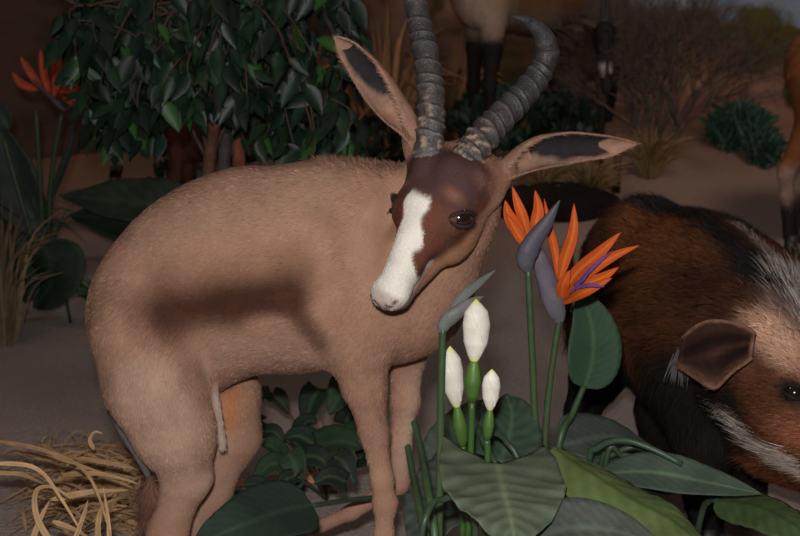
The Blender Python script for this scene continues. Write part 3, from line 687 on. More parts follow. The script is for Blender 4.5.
# ear: broad flap swept back with a tassel at its tip
def pig_ear(root, tip, up, tas):
    mb = MB(); n1, n2 = 20, 14; root, tip, up = map(np.array, (root, tip, up)); ax = tip-root; L = np.linalg.norm(ax); N = nz(np.cross(ax, up)); V = []; c = []
    if N[1] > 0: N = -N
    for i in range(n1+1):
        u = i/n1
        for k in range(n2+1):
            s_ = -1+2*k/n2; wd = L*.44*math.sin(math.pi*min(u*.84+.07, 1))**.6*((1+.22*math.exp(-((u-.42)/.13)**2)-.10*math.sin(u*9)) if s_ < 0 else 1-.10*math.sin(u*5))
            V.append(root+ax*u + nz(up)*s_*wd - N*(.60*L*(1-s_*s_)*math.sin(math.pi*u*.8+.3)) + N*.078)
            e = max(abs(s_)**4, (abs(u-.0)<.01)*1.0); c.append((np.array([.020, .009, .008])+np.array([.055, .020, .012])*max(0, math.sin(s_*7+u*5))*(1-u*.5))*(1-e)+np.array([.24, .12, .08])*e)  # centre painted dark as shade of the cup; rim paler, ridges reddish
    f = [(i*(n2+1)+k, i*(n2+1)+k+1, (i+1)*(n2+1)+k+1, (i+1)*(n2+1)+k) for i in range(n1) for k in range(n2)]
    mb.add(V, f, c); e = mb.build('ear', M_EYE if False else M_EAR, BP, thick=.005)
    Vn = np.array(V); Qn = np.array(f); A = np.array([abs(-1+2*(i % (n2+1))/n2) for i in range(len(V))])
    am = A[Qn].mean(1)
    fur('ear_hair', Vn, Qn, np.array(c)*.8, lambda p: np.tile(nz(ax), (len(p), 1)), 3000, .016, .001, e, lift=.3, mask=lambda cc: .001+(am > .85)*3)
    mb = MB(); r_ = random.Random(3)
    for _ in range(46):
        q = tip+np.array([r_.gauss(0, .006), r_.gauss(0, .004), r_.gauss(0, .006)]); d = nz(np.array(tas)+np.array([r_.gauss(0, .2), r_.gauss(0, .2), r_.gauss(0, .15)]))
        mb.tube(spl([q, q+d*.03, q+d*.05+np.array([0, 0, -.012])], 5), [.0011, .001, .0009, .0007, .0003], 4, (.12, .11, .11))
    mb.build('ear_tassel', M_FUR, e)
pig_ear(W(752, 345, 2.0), W(681, 352, 2.03), camvec(.15, 1, 0), camvec(-.2, -1, 0))
pig_ear(W(840, 300, 2.14), W(880, 290, 2.2), camvec(.1, 1, 0), camvec(.4, -1, 0))
for px, py, Yy in ((706, 540, 2.14), (750, 512, 2.30), (577, 448, 2.66), (655, 472, 2.46)):
    q = W(px, py, Yy); hoof((q[0], q[1], 0), .055, .034, BP, (.75, -.66))
mb = MB()
for q in (-1, 1):
    p0 = W(916, 487, 1.722); mb.ball(p0+camvec(q*.014, .004, .006), (.008, .006, .010), (.02, .01, .01), 10)
mb.build('nostril', M_EYE, BP)

# ================================================================== FLOWERS
def bez(a, c, b, n=18): return spl([a, c, b], n)
SG = (.045, .12, .045)
def strelitzia(label, base, stem, spathe, petals, tongues, spw=.018, spcol=(.13, .14, .15), open_=True):
    t = thing('bird_of_paradise_flower', label, 'flower', base, 'bird of paradise flowers beside the antelope')
    mb = MB(); sp = spl(stem, 30); mb.tube(sp, np.linspace(.0068, .0055, 30), 10, np.linspace((.06, .095, .035), (.035, .07, .032), 30)); mb.build('stem', M_STEM, t)
    S = spl(spathe, 40); u = np.linspace(0, 1, 40); mb = MB(); r = spw*np.interp(u, [0, .12, .35, .7, .92, 1], [.40, .75, 1, .72, .25, .05])
    c = np.array(spcol)*(1-.25*u[:, None])+np.array([.015, -.004, .012])*np.exp(-((u-.6)/.3)**2)[:, None]
    mb.tube(S, r, 16, c, .62); mb.build('spathe', M_LEAF, t)
    for pts, wd in petals:
        mb = MB(); leaf(mb, pts, wd, 'petal', nh=(0, -1, .3), cup=.45, col=(.50, .085, .010), rib=(.58, .14, .015), nu=22, nv=8, wave=.03, waves=2, edge=(.42, .055, .008)); mb.build('petal', M_PETAL, t, thick=.0016)
    for pts in tongues:
        mb = MB(); leaf(mb, pts, .007, 'petal', nh=(0, -1, .3), cup=.5, col=(.13, .05, .20), rib=(.16, .07, .24)); mb.build('blue_tongue', M_PETAL, t, thick=.001)
    return t
def g0(px, Y, dx=0): x = (px-400)/FPX*Y*1.02+dx; return onground(x, Y)
Y1 = 1.86
b1 = g0(545, Y1)
strelitzia('open orange bird of paradise flower, the right one, before the pig', b1,
    [b1, W(543, 470, Y1), W(548, 400, Y1), W(556, 340, Y1), W(560, 318, Y1)],
    [W(560, 322, Y1), W(555, 306, Y1), W(547, 280, Y1), W(538, 255, Y1-.01), W(532, 236, Y1-.02)],
    [([W(562, 303, Y1), W(574, 276, Y1-.02), W(600, 252, Y1-.04), W(621, 232, Y1-.05)], .024),
     ([W(562, 303, Y1), W(584, 276, Y1-.04), W(612, 257, Y1-.06), W(640, 245, Y1-.07)], .019),
     ([W(562, 304, Y1), W(583, 287, Y1-.04), W(603, 277, Y1-.05), W(619, 267, Y1-.06)], .020),
     ([W(562, 304, Y1), W(580, 294, Y1-.05), W(596, 286, Y1-.07), W(612, 278, Y1-.08)], .018),
     ([W(559, 282, Y1), W(565, 258, Y1), W(573, 232, Y1), W(574, 203, Y1+.01)], .022),
     ([W(558, 280, Y1), W(555, 252, Y1+.01), W(550, 230, Y1+.01), W(544, 198, Y1+.02)], .015),
     ([W(561, 300, Y1), W(563, 285, Y1-.02), W(570, 270, Y1-.03)], .022)],
    [[W(570, 294, Y1-.05), W(590, 270, Y1-.07), W(613, 250, Y1-.075)], [W(572, 290, Y1-.05), W(588, 285, Y1-.08), W(605, 287, Y1-.09)], [W(574, 285, Y1-.05), W(583, 279, Y1-.07), W(590, 268, Y1-.08)]],
    .020, (.13, .125, .145))
Y2 = 1.80; b2 = g0(533, Y2)
strelitzia('orange bird of paradise flower, the left one, with a slate-grey beak, beside the springbok', b2,
    [b2, W(535, 470, Y2), W(534, 400, Y2), W(531, 330, Y2), W(528, 268, Y2)],
    [W(528, 272, Y2), W(526, 258, Y2), W(533, 242, Y2), W(547, 222, Y2), W(560, 200, Y2)],
    [([W(528, 248, Y2+.03), W(518, 232, Y2+.03), W(509, 216, Y2+.03), W(505, 200, Y2+.03)], .024),
     ([W(530, 246, Y2+.04), W(524, 222, Y2+.04), W(518, 205, Y2+.04), W(512, 186, Y2+.05)], .019),
     ([W(533, 244, Y2+.04), W(536, 224, Y2+.05), W(538, 208, Y2+.05), W(535, 190, Y2+.05)], .022),
     ([W(530, 250, Y2+.03), W(522, 240, Y2+.02), W(514, 228, Y2+.02), W(507, 214, Y2+.02)], .018),
     ([W(528, 262, Y2), W(523, 256, Y2), W(520, 247, Y2)], .008)],
    [], .0185, (.060, .070, .080))
Y3 = 1.62; b3 = g0(440, Y3)
t3 = strelitzia('closed bird of paradise bud on a green stem, beneath the springbok chin', b3,
    [b3, W(440, 480, Y3), W(441, 400, Y3), W(443, 326, Y3)],
    [W(441, 333, Y3), W(446, 322, Y3), W(458, 312, Y3), W(473, 302, Y3+.01), W(484, 296, Y3+.02)],
    [], [], .0125, (.13, .15, .125))
mb = MB(); leaf(mb, [W(446, 320, Y3), W(460, 300, Y3+.01), W(478, 284, Y3+.02), W(497, 269, Y3+.03)], .015, 'petal', nh=(-.3, -1, .2), cup=.6, col=(.12, .125, .12), rib=(.05, .065, .05), edge=(.05, .065, .05)); mb.build('bract', M_LEAF, t3, thick=.001)
# rolled lily flowers
def lily(label, Y, base, sheath_lo, sheath_hi, tip, w, lean):
    b = g0(base, Y); t = thing('calla_lily', label, 'flower', b, 'white calla lilies')
    mb = MB(); mb.tube(spl([b, W(base, 480, Y), W(*sheath_lo, Y)], 20), .0052, 10, (.04, .095, .02)); mb.build('stem', M_STEM, t)
    mb = MB(); n = 22; S = spl([W(*sheath_lo, Y), W(*sheath_hi, Y)], n); u = np.linspace(0, 1, n)
    mb.tube(S, w*np.interp(u, [0, .15, .5, .8, 1], [.26, .52, .68, .50, .30]), 14, np.linspace((.04, .095, .018), (.08, .16, .028), n)); mb.build('sheath', M_STEM, t)
    n = 40; h = W(*sheath_hi, Y); e = W(*tip, Y); S = spl([h, (h+e)/2+camvec(lean, 0, 0), e], n); u = np.linspace(0, 1, n); r = w*np.interp(u, [0, .1, .3, .6, .8, .92, 1], [.30, .55, .92, 1.05, .88, .42, .03])
    yg = np.clip(1-u/.14, 0, 1)[:, None]*.8+np.clip((u-.90)/.08, 0, 1)[:, None]; yg = np.clip(yg, 0, 1); c = np.array([.66, .64, .56])*(1-yg)+np.array([.62, .66, .10])*yg
    mb = MB(); mb.tube(S, r, 24, c, .85); fo = mb.build('flower', M_PETAL, t)
    mb = MB(); T = S[:, :]; a = np.linspace(.5, 2.4, n); pts = [T[i]+camvec(math.cos(a[i])*r[i]*1.0, 0, math.sin(a[i])*r[i]*.87) for i in range(4, n-1)]
    mb.tube(pts, np.linspace(.0012, .0004, len(pts))*1.3, 6, (.72, .70, .60)); mb.build('rolled_edge', M_PETAL, fo)
Y4 = 1.585
lily('tallest white calla lily bud, the middle of the three', Y4, 470, (472, 402), (474, 361), (476, 299), .0200, .002)
lily('left white calla lily bud, partly behind a green stem', Y4+.065, 464, (463, 446), (457, 407), (450, 346), .0175, -.002)
lily('smallest and lowest white calla lily bud, at the right of the three', Y4-.02, 487, (487, 440), (490, 410), (492, 369), .0135, 0)

# ================================================================== FOREGROUND FOLIAGE
GREY = (.085, .115, .085); GREYRIB = (.14, .19, .12); DKG = (.022, .055, .024); BRT = (.085, .17, .028)
def plant(name, label, cat, leaves, stalks, loc, group=None, mt=None, thick=.0014):
    t = thing(name, label, cat, loc, group)
    for lv in leaves: mb = MB(); leaf(mb, **lv); mb.build('leaf', mt or M_SILK, t, thick=thick)
    for pts, r, col in stalks: mb = MB(); mb.tube(spl(pts, 26), np.linspace(r, r*.75, 26), 10, col); mb.build('stalk', M_STEM, t)
    return t
def LV(pts, width, kind='lance', **k): return dict(pts=pts, width=width, kind=kind, **k)
g = G(500, 500); TEAL = (.032, .058, .032)
plant('arum_plant', 'broad grey-green arrow-shaped leaves under the white lilies', 'plant', [
    LV([W(497, 463, 1.56), W(503, 490, 1.48), W(510, 515, 1.42), W(516, 548, 1.36)], .185, 'heart', nh=(.1, -.7, 1), cup=.12, wave=.035, waves=4, col=(.080, .105, .068), rib=(.15, .19, .11), veins=9, vc=.3, nu=40, nv=24, lobe=.30),
    LV([W(456, 476, 2.08), W(464, 450, 2.10), W(474, 424, 2.14), W(486, 400, 2.18)], .17, 'heart', nh=(0, -.6, 1), cup=.1, wave=.03, col=(.06, .08, .065), rib=(.1, .13, .1), veins=8, nu=30, nv=16, lobe=.15),
    LV([W(500, 462, 1.72), W(508, 440, 1.76), W(512, 415, 1.80), W(506, 394, 1.84)], .12, 'heart', nh=(.2, -1, .6), cup=.15, wave=.02, col=(.025, .05, .03), rib=(.05, .09, .05), veins=8, nu=30, nv=16, lobe=.12),
    LV([W(464, 470, 1.98), W(448, 494, 1.92), W(432, 520, 1.86), W(418, 552, 1.80)], .16, 'heart', nh=(-.3, -.5, 1), cup=.12, wave=.03, col=(.055, .075, .06), rib=(.1, .13, .1), veins=8, nu=30, nv=16, lobe=.15),
    LV([W(530, 470, 1.60), W(556, 490, 1.56), W(585, 515, 1.52), W(606, 540, 1.48)], .17, 'lance', nh=(.2, -.6, 1), cup=.12, wave=.02, col=(.05, .085, .045), rib=(.1, .15, .08), veins=9, nu=30, nv=14)],
    [([onground(.14, 1.62), W(520, 495, 1.64), W(505, 440, 1.66), W(482, 436, 1.62), W(497, 466, 1.56)], .0055, TEAL),
     ([onground(.10, 1.55), W(475, 520, 1.50), W(440, 500, 1.46), W(425, 520, 1.42), W(420, 552, 1.42)], .0055, TEAL)],
    onground(.13, 1.6))
mb = MB()
t = plant('strelitzia_foliage', 'upright oval dark green leaf on a thick stalk, left of the pig', 'plant', [
    LV([W(584, 388, 1.98), W(592, 360, 1.99), W(592, 328, 2.01), W(582, 294, 2.03)], .118, 'paddle', nh=(.25, -1, .1), cup=.18, wave=.02, waves=2, col=(.028, .065, .034), rib=(.055, .11, .05), veins=12, vc=.15, nu=36, nv=14)],
    [([onground(.265, 1.9), W(558, 450, 1.90), W(572, 415, 1.95), W(584, 386, 1.98)], .0075, (.040, .080, .036))], onground(.265, 1.9))
plant('banana_leaf_plant', 'bright yellow-green pleated leaf arching across the lower right', 'plant', [
    LV([W(553, 448, 1.62), W(590, 472, 1.56), W(635, 500, 1.50), W(675, 522, 1.46), W(716, 560, 1.40)], .125, 'paddle', nh=(.55, -.62, .75), cup=-.35, wave=.015, waves=5, col=(.088, .125, .040), rib=(.045, .08, .015), veins=9, vc=.12, nu=90, nv=14)],
    [([onground(.22, 1.70), W(545, 490, 1.68), W(548, 460, 1.66), W(556, 449, 1.62)], .006, TEAL)], onground(.22, 1.7), mt=M_LEAF)
plant('lance_leaf_plant', 'long dark grey-green pointed leaf lying across the legs of the pig', 'plant', [
    LV([W(596, 474, 1.80), W(650, 472, 1.74), W(705, 482, 1.70), W(762, 494, 1.66)], .076, 'lance', nh=(0, -.75, 1), cup=.18, wave=.02, waves=3, col=(.050, .075, .052), rib=(.10, .16, .09), veins=12, vc=.15, nu=50, nv=12),
    LV([W(560, 446, 1.92), W(585, 440, 1.95), W(615, 437, 2.0), W(650, 445, 2.05)], .13, 'lance', nh=(0, -.5, 1), cup=.15, col=(.055, .070, .060), rib=(.1, .13, .1), veins=10, nu=30, nv=10),
    LV([W(590, 462, 1.85), W(625, 458, 1.9), W(655, 462, 1.95), W(690, 470, 2.0)], .10, 'lance', nh=(0, -.4, 1), cup=.15, col=(.040, .058, .048), rib=(.08, .1, .08), veins=10, nu=30, nv=10)],
    [([onground(.34, 1.86), W(588, 470, 1.80), W(598, 448, 1.78), W(622, 440, 1.76), W(650, 448, 1.74), W(682, 464, 1.72)], .0062, (.035, .075, .042)),
     ([onground(.35, 1.90), W(600, 470, 1.84), W(612, 455, 1.83), W(635, 447, 1.82), W(655, 456, 1.82)], .0058, TEAL),
     ([onground(.37, 1.84), W(606, 462, 1.80), W(622, 455, 1.80), W(640, 459, 1.80)], .0055, TEAL)], onground(.34, 1.86))
plant('banana_leaf_plant', 'green pleated leaf in the bottom right corner, its tip under the pig snout', 'plant', [
    LV([W(716, 500, 1.74), W(755, 505, 1.68), W(790, 522, 1.62), W(830, 550, 1.56)], .10, 'paddle', nh=(.2, -.7, 1), cup=-.25, wave=.02, col=(.050, .082, .028), rib=(.03, .06, .015), veins=9, vc=.15, nu=60, nv=12)],
    [([onground(.52, 1.84), W(700, 520, 1.8), W(708, 502, 1.77), W(718, 500, 1.74)], .006, TEAL)], onground(.52, 1.84), mt=M_LEAF)
plant('lance_leaf_plant', 'dark blue-grey leaf cut off by the bottom edge below the arum', 'plant', [
    LV([W(522, 548, 1.44), W(560, 530, 1.42), W(610, 530, 1.40), W(668, 550, 1.36)], .09, 'lance', nh=(0, -.7, 1), cup=.15, col=(.050, .060, .048), rib=(.08, .1, .08), veins=10, nu=30, nv=10)],
    [([onground(.12, 1.5), W(505, 575, 1.47), W(523, 550, 1.44)], .005, TEAL)], onground(.12, 1.5))
plant('rubber_plant', 'large dark leaf on the sand between the springbok legs', 'plant', [
    LV([W(312, 505, 1.72), W(285, 510, 1.68), W(250, 522, 1.62), W(196, 545, 1.56)], .135, 'paddle', nh=(-.1, -.75, 1), cup=.12, wave=.012, waves=2, col=(.018, .033, .022), rib=(.032, .058, .036), veins=12, vc=.15, nu=40, nv=14)],
    [([onground(.06, 2.02), W(432, 518, 1.98), W(405, 498, 1.94), W(360, 499, 1.84), W(310, 506, 1.72)], .0058, TEAL)], onground(.06, 2.02))
# slim bare stems of the flowers' neighbours
for lab, pts in (('slim bare green stem slanting down beside the lilies, right one of two', [(394, 366, 2.03), (408, 402, 2.0), (419, 442, 1.86), (428, 490, 1.62), (436, 560, 1.52)]),
                 ('slim bare green stem nearest the springbok forelegs, left one of two', [(395, 395, 2.03), (404, 430, 1.99), (412, 470, 1.84), (422, 520, 1.60), (430, 570, 1.53)])):
    t = None
    mb = MB(); P_ = [W(*q) for q in pts]; P_.append(W(*pts[-1])*[1, 1, 0]); mb.tube(spl(P_, 24), .0062, 10, (.05, .11, .045)); props(mb.build('flower_stem', M_STEM), lab, 'stem', 'bare green stems')

# pothos between the legs
def pothos():
    t = thing('ivy_plant', 'low trailing ivy with pointed dark leaves behind the springbok legs', 'plant', onground(-.17, 2.35))
    spots = [(345, 392, 2.30, .13, -2.2, 1), (312, 405, 2.45, .11, -1.9, 0), (340, 445, 2.15, .12, .2, 1), (300, 440, 2.2, .09, 2.6, 0), (272, 450, 2.25, .08, 2.2, 1), (268, 470, 2.15, .08, -2.6, 1), (295, 468, 2.1, .085, -1.2, 1), (320, 462, 2.12, .08, -.4, 0),
             (262, 425, 2.5, .07, 1.6, 0), (280, 402, 2.6, .07, -.8, 0), (262, 398, 2.6, .06, -2.4, 0), (345, 468, 2.05, .075, -.9, 0), (360, 435, 2.2, .10, .6, 1), (330, 480, 2.0, .07, 2.9, 0), (285, 485, 2.0, .06, -2.3, 0), (255, 488, 2.1, .07, 2.4, 0), (352, 412, 2.3, .09, 1.2, 0), (308, 425, 2.3, .07, .8, 0), (375, 455, 2.2, .09, .3, 0), (275, 436, 2.3, .06, -.4, 0)]
    crown = onground(-.17, 2.35); st = MB()
    for px, py, Yv, L, a, b in spots:
        p = W(px, py, Yv); p[2] = max(p[2], .03); d = camvec(math.cos(a), math.sin(a)*.8, .35)
        mb = MB(); L *= .9; col = (.013, .036, .014) if b else (.008, .018, .010)
        leaf(mb, [p-d*L*.5, p+np.array([0, 0, .008]), p+d*L*.5+np.array([0, 0, -.012])], L*.75, 'heart', nh=(rnd.uniform(-.3, .3), -.7, 1), cup=.2, wave=.03, col=col, rib=(.03, .06, .026), veins=5, vc=.15, nu=16, nv=8, lobe=.1); mb.build('leaf', M_SILK, t, thick=.001)
        q = p-d*L*.5; st.tube(spl([crown, (crown+q)/2+np.array([0, 0, .05]), q], 12), .0022, 6, (.09, .06, .03))
    st.build('vines', M_STEM, t)
pothos()
# fallen dry palm frond on the sand
def dry_leaf(lab, pts, w, col=(.42, .22, .12)):
    mb = MB(); leaf(mb, pts, w, 'blade', nh=(0, -.3, 1), cup=-.2, wave=.05, waves=2, col=col, rib=(.3, .16, .09), nu=24, nv=6); o = mb.build('dry_leaf', M_STRAW, None, thick=.0016); props(o, lab, 'leaf', 'fallen dry leaves')
def gp(px, py, h=.012): q = G(px, py); q[2] += h; return q
dry_leaf('long tan dry leaf lying behind the large dark leaf', [gp(345, 492, .03), gp(300, 488, .035), gp(250, 492, .03), gp(200, 500)], .055)
dry_leaf('narrow brown dry leaf lying alone on the sand at the left', [gp(12, 324), gp(35, 322), gp(64, 320)], .022, (.20, .09, .05))
# straw at the lower left
def straw():
    t = thing('straw_clump', 'clump of pale dry straw leaves behind the springbok hind hooves', 'dry grass', G(120, 500))
    big = [[(-12, 463, 1.85), (35, 468, 1.84), (62, 500, 1.80), (95, 556, 1.75)], [(-8, 440, 2.0), (48, 452, 1.9), (90, 478, 1.82), (118, 560, 1.72)], [(62, 560, 1.72), (38, 520, 1.76), (36, 492, 1.80), (52, 487, 1.82), (75, 500, 1.82)],
           [(20, 452, 2.15), (70, 462, 2.10), (115, 478, 2.05)], [(75, 458, 2.2), (110, 463, 2.15), (135, 468, 2.1)], [(52, 521, 1.8), (75, 530, 1.78), (100, 545, 1.72)], [(102, 560, 1.72), (98, 530, 1.76), (104, 506, 1.80), (126, 498, 1.86), (135, 508, 1.9)],
           [(110, 560, 1.76), (108, 520, 1.78), (103, 487, 1.80)], [(-10, 472, 2.0), (20, 474, 1.98), (44, 484, 1.92)], [(25, 560, 1.74), (40, 520, 1.78), (50, 500, 1.80)], [(94, 450, 2.3), (90, 440, 2.3), (95, 432, 2.3), (103, 434, 2.3)], [(40, 443, 2.3), (60, 455, 2.2), (95, 462, 2.12), (140, 470, 2.1)],
           [(60, 475, 2.05), (100, 474, 2.0), (140, 484, 1.98)], [(50, 500, 1.95), (90, 492, 1.95), (130, 490, 1.98)], [(70, 555, 1.75), (84, 515, 1.78), (88, 500, 1.8)]]
    for k, q in enumerate(big):
        pts = [W(*a) for a in q]
        for a in pts: a[2] = max(a[2], .012)
        mb = MB(); v = rnd.uniform(.8, 1.15); leaf(mb, pts, rnd.uniform(.009, .015), 'blade', nh=(rnd.uniform(-.5, .5), -.8, .8), cup=.35, col=(.52*v, .33*v, .17*v), rib=(.42*v, .26*v, .13*v), nu=26, nv=4, twist=rnd.uniform(-.6, .6)); mb.build('straw_blade', M_STRAW, t, thick=.0008)
    mb = MB()
    for _ in range(300):
        c = G(rnd.triangular(15, 175, 120), rnd.uniform(462, 545)); a = rnd.gauss(math.pi, .75); L = rnd.uniform(.08, .24); z = rnd.uniform(.01, .07)
        p = np.array([c[0], c[1], z]); d = np.array([math.cos(a), math.sin(a)*.8, 0]); v = rnd.uniform(.55, 1.1)
        leaf(mb, [p-d*L/2+np.array([0, 0, -z*.4]), p+np.array([0, 0, .03*rnd.random()]), p+d*L/2+np.array([0, 0, -z*.6*rnd.random()])], rnd.uniform(.004, .011), 'blade', nh=(rnd.gauss(0, .5), -.5, 1), cup=.3, col=(.46*v, .28*v, .145*v), rib=(.38*v, .23*v, .12*v), nu=8, nv=2)
    o = mb.build('loose_straw', M_STRAW, t); o['kind'] = 'stuff'
straw()
# pebbles
peb = MB(); peb.ball((0, 0, .004), (.009, .007, .005), (.30, .22, .18), 8, 6)

# ================================================================== BACKGROUND PLANTS
def fig_tree():
    base = onground(-.56, 3.2)
    t = thing('weeping_fig_tree', 'weeping fig tree with glossy dark leaves and three slim trunks behind the springbok back', 'tree', base)
    tops = []
    for k, (x0, x1, y) in enumerate(((211, 214, 3.16), (223, 222, 3.2), (236, 240, 3.24))):
        b = W(x0, 200, y); b[2] = ground_z(b[0], b[1]); m_ = W(x0, 140, y); p1 = W(x1, 60, y); p2 = W(x1+(k-1)*40, -30, y)
        mb = MB(); S = spl([b, (b+m_)/2+np.array([.012*(k-1), 0, 0]), m_, p1, p2], 30)
        S[:, 0] += .006*np.sin(np.arange(30)*.9+k); mb.tube(S, np.linspace(.026, .012, 30), 10, ((.13, .055, .035), (.07, .06, .06), (.20, .065, .035))[k]); mb.build('trunk', M_BARK, t); tops.append(S)
    br = MB(); fo = MB(); r = random.Random(5)
    for i in range(150):
        px = r.uniform(70, 358); low = np.interp(px, [60, 84, 97, 110, 155, 190, 225, 250, 285, 330, 362], [14, 30, 92, 118, 112, 76, 70, 100, 150, 142, 105])
        py = r.uniform(-70, low-8) if i % 2 else low - r.uniform(4, 40)
        Yv = r.uniform(2.85, 3.55); e = W(px, py, Yv); S = tops[i % 3]; s0 = S[r.randrange(17, 30)]
        if s0[2] < e[2]-.1: s0 = S[r.randrange(12, 20)]
        mid = (s0+e)/2+np.array([0, 0, r.uniform(.04, .16)]); C_ = spl([s0, mid, e, e+np.array([r.uniform(-.04, .04), r.uniform(-.04, .04), -.09])], 16)
        br.tube(C_, np.linspace(.0055, .0012, 16), 5, (.08, .05, .035), cap=False)
        for q in range(12):
            p = C_[min(15, 7+int(q*.75))]+np.array([r.gauss(0, .02), r.gauss(0, .02), r.gauss(0, .015)]); a = r.uniform(0, 6.28); d = nz(np.array([math.cos(a)*.6, math.sin(a)*.6, -r.uniform(.2, 1.4)])); L = r.uniform(.055, .095)
            v = r.random(); col = (.022, .075, .016) if v > .93 else (.010, .028, .013) if v > .5 else (.006, .015, .009)
            leaf(fo, [p, p+d*L*.5, p+d*L+np.array([0, 0, -.008])], L*.48, 'fig', nh=(r.gauss(0, .6), -1, r.gauss(.3, .6)), cup=.35, col=col, rib=(col[0]*1.7, col[1]*1.5, col[2]*1.5), nu=5, nv=2)
    br.build('branches', M_BARK, t); fo.build('foliage', M_GLOSS, t)
fig_tree()

def bush(name, label, cat, px, py, Y, wpx, hpx, n, L, col, depth=.25, kind='fig', group=None, up=.6, mt=None, wd=.4, stems=9, seed=1, drop=0):
    """Leafy clump about (px, py), the bottom standing on the ground."""
    r = random.Random(seed); g_ = G(px, py+hpx*.5); Y = min(g_[1], 5.9); c = W(px, py, Y); k = 1/PX(Y); rx, rz = wpx*k/2, hpx*k/2; b = onground(c[0], c[1])
    t = thing(name, label, cat, b, group); fo = MB(); st = MB(); tips = []
    for i in range(stems):
        a = r.uniform(0, 6.28); q = r.uniform(.2, .9); e = c+np.array([math.cos(a)*rx*q, math.sin(a)*depth*q, r.uniform(-.4, .8)*rz]); tips.append(e)
        st.tube(spl([b, (b+e)/2+np.array([0, 0, .03]), e], 9), np.linspace(.006, .002, 9), 5, (.06, .045, .03), cap=False)
    for i in range(n):
        a = r.uniform(0, 6.28); z = r.uniform(-1, 1); q = (1-z*z)**.5*r.uniform(.5, 1)**.5; p = c+np.array([math.cos(a)*rx*q, math.sin(a)*depth*q, z*rz*r.uniform(.8, 1.05)])
        p[2] = max(p[2], float(ground_z(p[0], p[1]))+.02); d = nz(nz(p-b)*.6+np.array([r.gauss(0, .5), r.gauss(0, .5), up])); l = L*r.uniform(.6, 1.2); v = r.uniform(.6, 1.35)
        leaf(fo, [p-d*l/2, p+d*l*.1, p+d*l/2+np.array([0, 0, -l*.12-drop*l])], l*wd, kind, nh=(r.gauss(0, .5), -1, r.gauss(.5, .5)), cup=.2, col=tuple(x*v for x in col), rib=tuple(x*v*1.5 for x in col), nu=4, nv=2)
    st.build('stems', M_BARK, t); fo.build('foliage', mt or M_LEAF, t); return t
def tuft(name, label, px, py_base, Y, n, L, spread, col, w=.006, group=None, seed=1, cat='grass', droop=.5, up=1.2, mt=None, ground=True):
    r = random.Random(seed); b = G(px, py_base); b = onground(b[0], b[1]); mb = MB()
    for i in range(n):
        a = r.uniform(0, 6.28); l = L*r.uniform(.6, 1.15); h = np.array([math.cos(a), math.sin(a), 0]); q = r.uniform(.1, 1)*spread; p0 = b+h*r.uniform(0, .35)*spread*.5
        p0[2] = float(ground_z(p0[0], p0[1])) if ground else p0[2]
        p1 = p0+h*q*.4+np.array([0, 0, l*.6]); p2 = p0+h*q+np.array([0, 0, l*(1-droop*q/spread*.8)]); v = r.uniform(.55, 1.3)
        leaf(mb, [p0, p1, p2], w*r.uniform(.6, 1.3), 'blade', nh=(r.gauss(0, .4), -1, .3), cup=.3, col=tuple(x*v for x in col), rib=tuple(x*v*.8 for x in col), nu=8, nv=2)
    o = mb.build(name, mt or M_STRAW, None, origin=b); props(o, label, cat, group); return o
# rear bird of paradise at the left
bl = onground(W(42, 240, 4.1)[0], 4.1); Yl = 4.1
t = thing('bird_of_paradise_plant', 'tall bird of paradise plant with dim red-orange flowers at the upper left', 'plant', bl)
for pts in ([(40, 240), (40, 180), (36, 110)], [(44, 240), (52, 170), (62, 112)], [(34, 240), (18, 190), (4, 140)]):
    mb = MB(); P_ = [bl]+[W(a, b, Yl) for a, b in pts[1:]]; P_.insert(1, (bl+P_[1])/2); mb.tube(spl(P_, 20), .010, 8, (.03, .055, .028)); mb.build('stem', M_STEM, t)
for S, wdt in (([(66, 112), (52, 98), (34, 80), (14, 62)], .030), ([(64, 112), (78, 102), (90, 84), (96, 66)], .03)):
    mb = MB(); P_ = spl([W(a, b, Yl-.02) for a, b in S], 22); mb.tube(P_, wdt*np.interp(np.linspace(0, 1, 22), [0, .2, .5, 1], [.4, .8, .7, .08]), 10, (.05, .04, .045), .6); mb.build('spathe', M_LEAF, t)
for a in ([(50, 96), (44, 72), (40, 48)], [(54, 98), (56, 78), (52, 55)], [(44, 92), (30, 72), (20, 56)], [(38, 90), (22, 84), (12, 72)], [(58, 92), (76, 90), (98, 84)], [(60, 95), (80, 98), (104, 90)], [(62, 98), (80, 104), (96, 104)], [(76, 92), (90, 76), (104, 66)], [(56, 92), (60, 74), (58, 48)]):
    mb = MB(); leaf(mb, [W(x, y, Yl-.03) for x, y in a], .030, 'petal', nh=(0, -1, .3), cup=.4, col=(.36, .045, .018), rib=(.4, .07, .02), nu=12, nv=4); mb.build('petal', M_PETAL, t, thick=.001)
for a, wdt in (([(40, 235), (20, 200), (10, 160), (-6, 118)], .19), ([(36, 220), (10, 190), (-10, 170), (-40, 150)], .14), ([(44, 215), (62, 170), (72, 140), (78, 108)], .03), ([(10, 130), (-2, 112), (-20, 105), (-40, 110)], .09)):
    mb = MB(); leaf(mb, [W(x, y, Yl+.06) for x, y in a], wdt, 'lance', nh=(.2, -1, .3), cup=.2, wave=.02, col=(.011, .021, .013), rib=(.02, .04, .02), veins=12, nu=26, nv=8); mb.build('leaf', M_LEAF, t, thick=.001)
tuft('fountain_grass', 'dark green arching grass at the foot of the left bird of paradise plant', 30, 262, 2.95, 60, .34, .36, (.035, .060, .035), .010, seed=4, droop=.9, mt=M_LEAF)
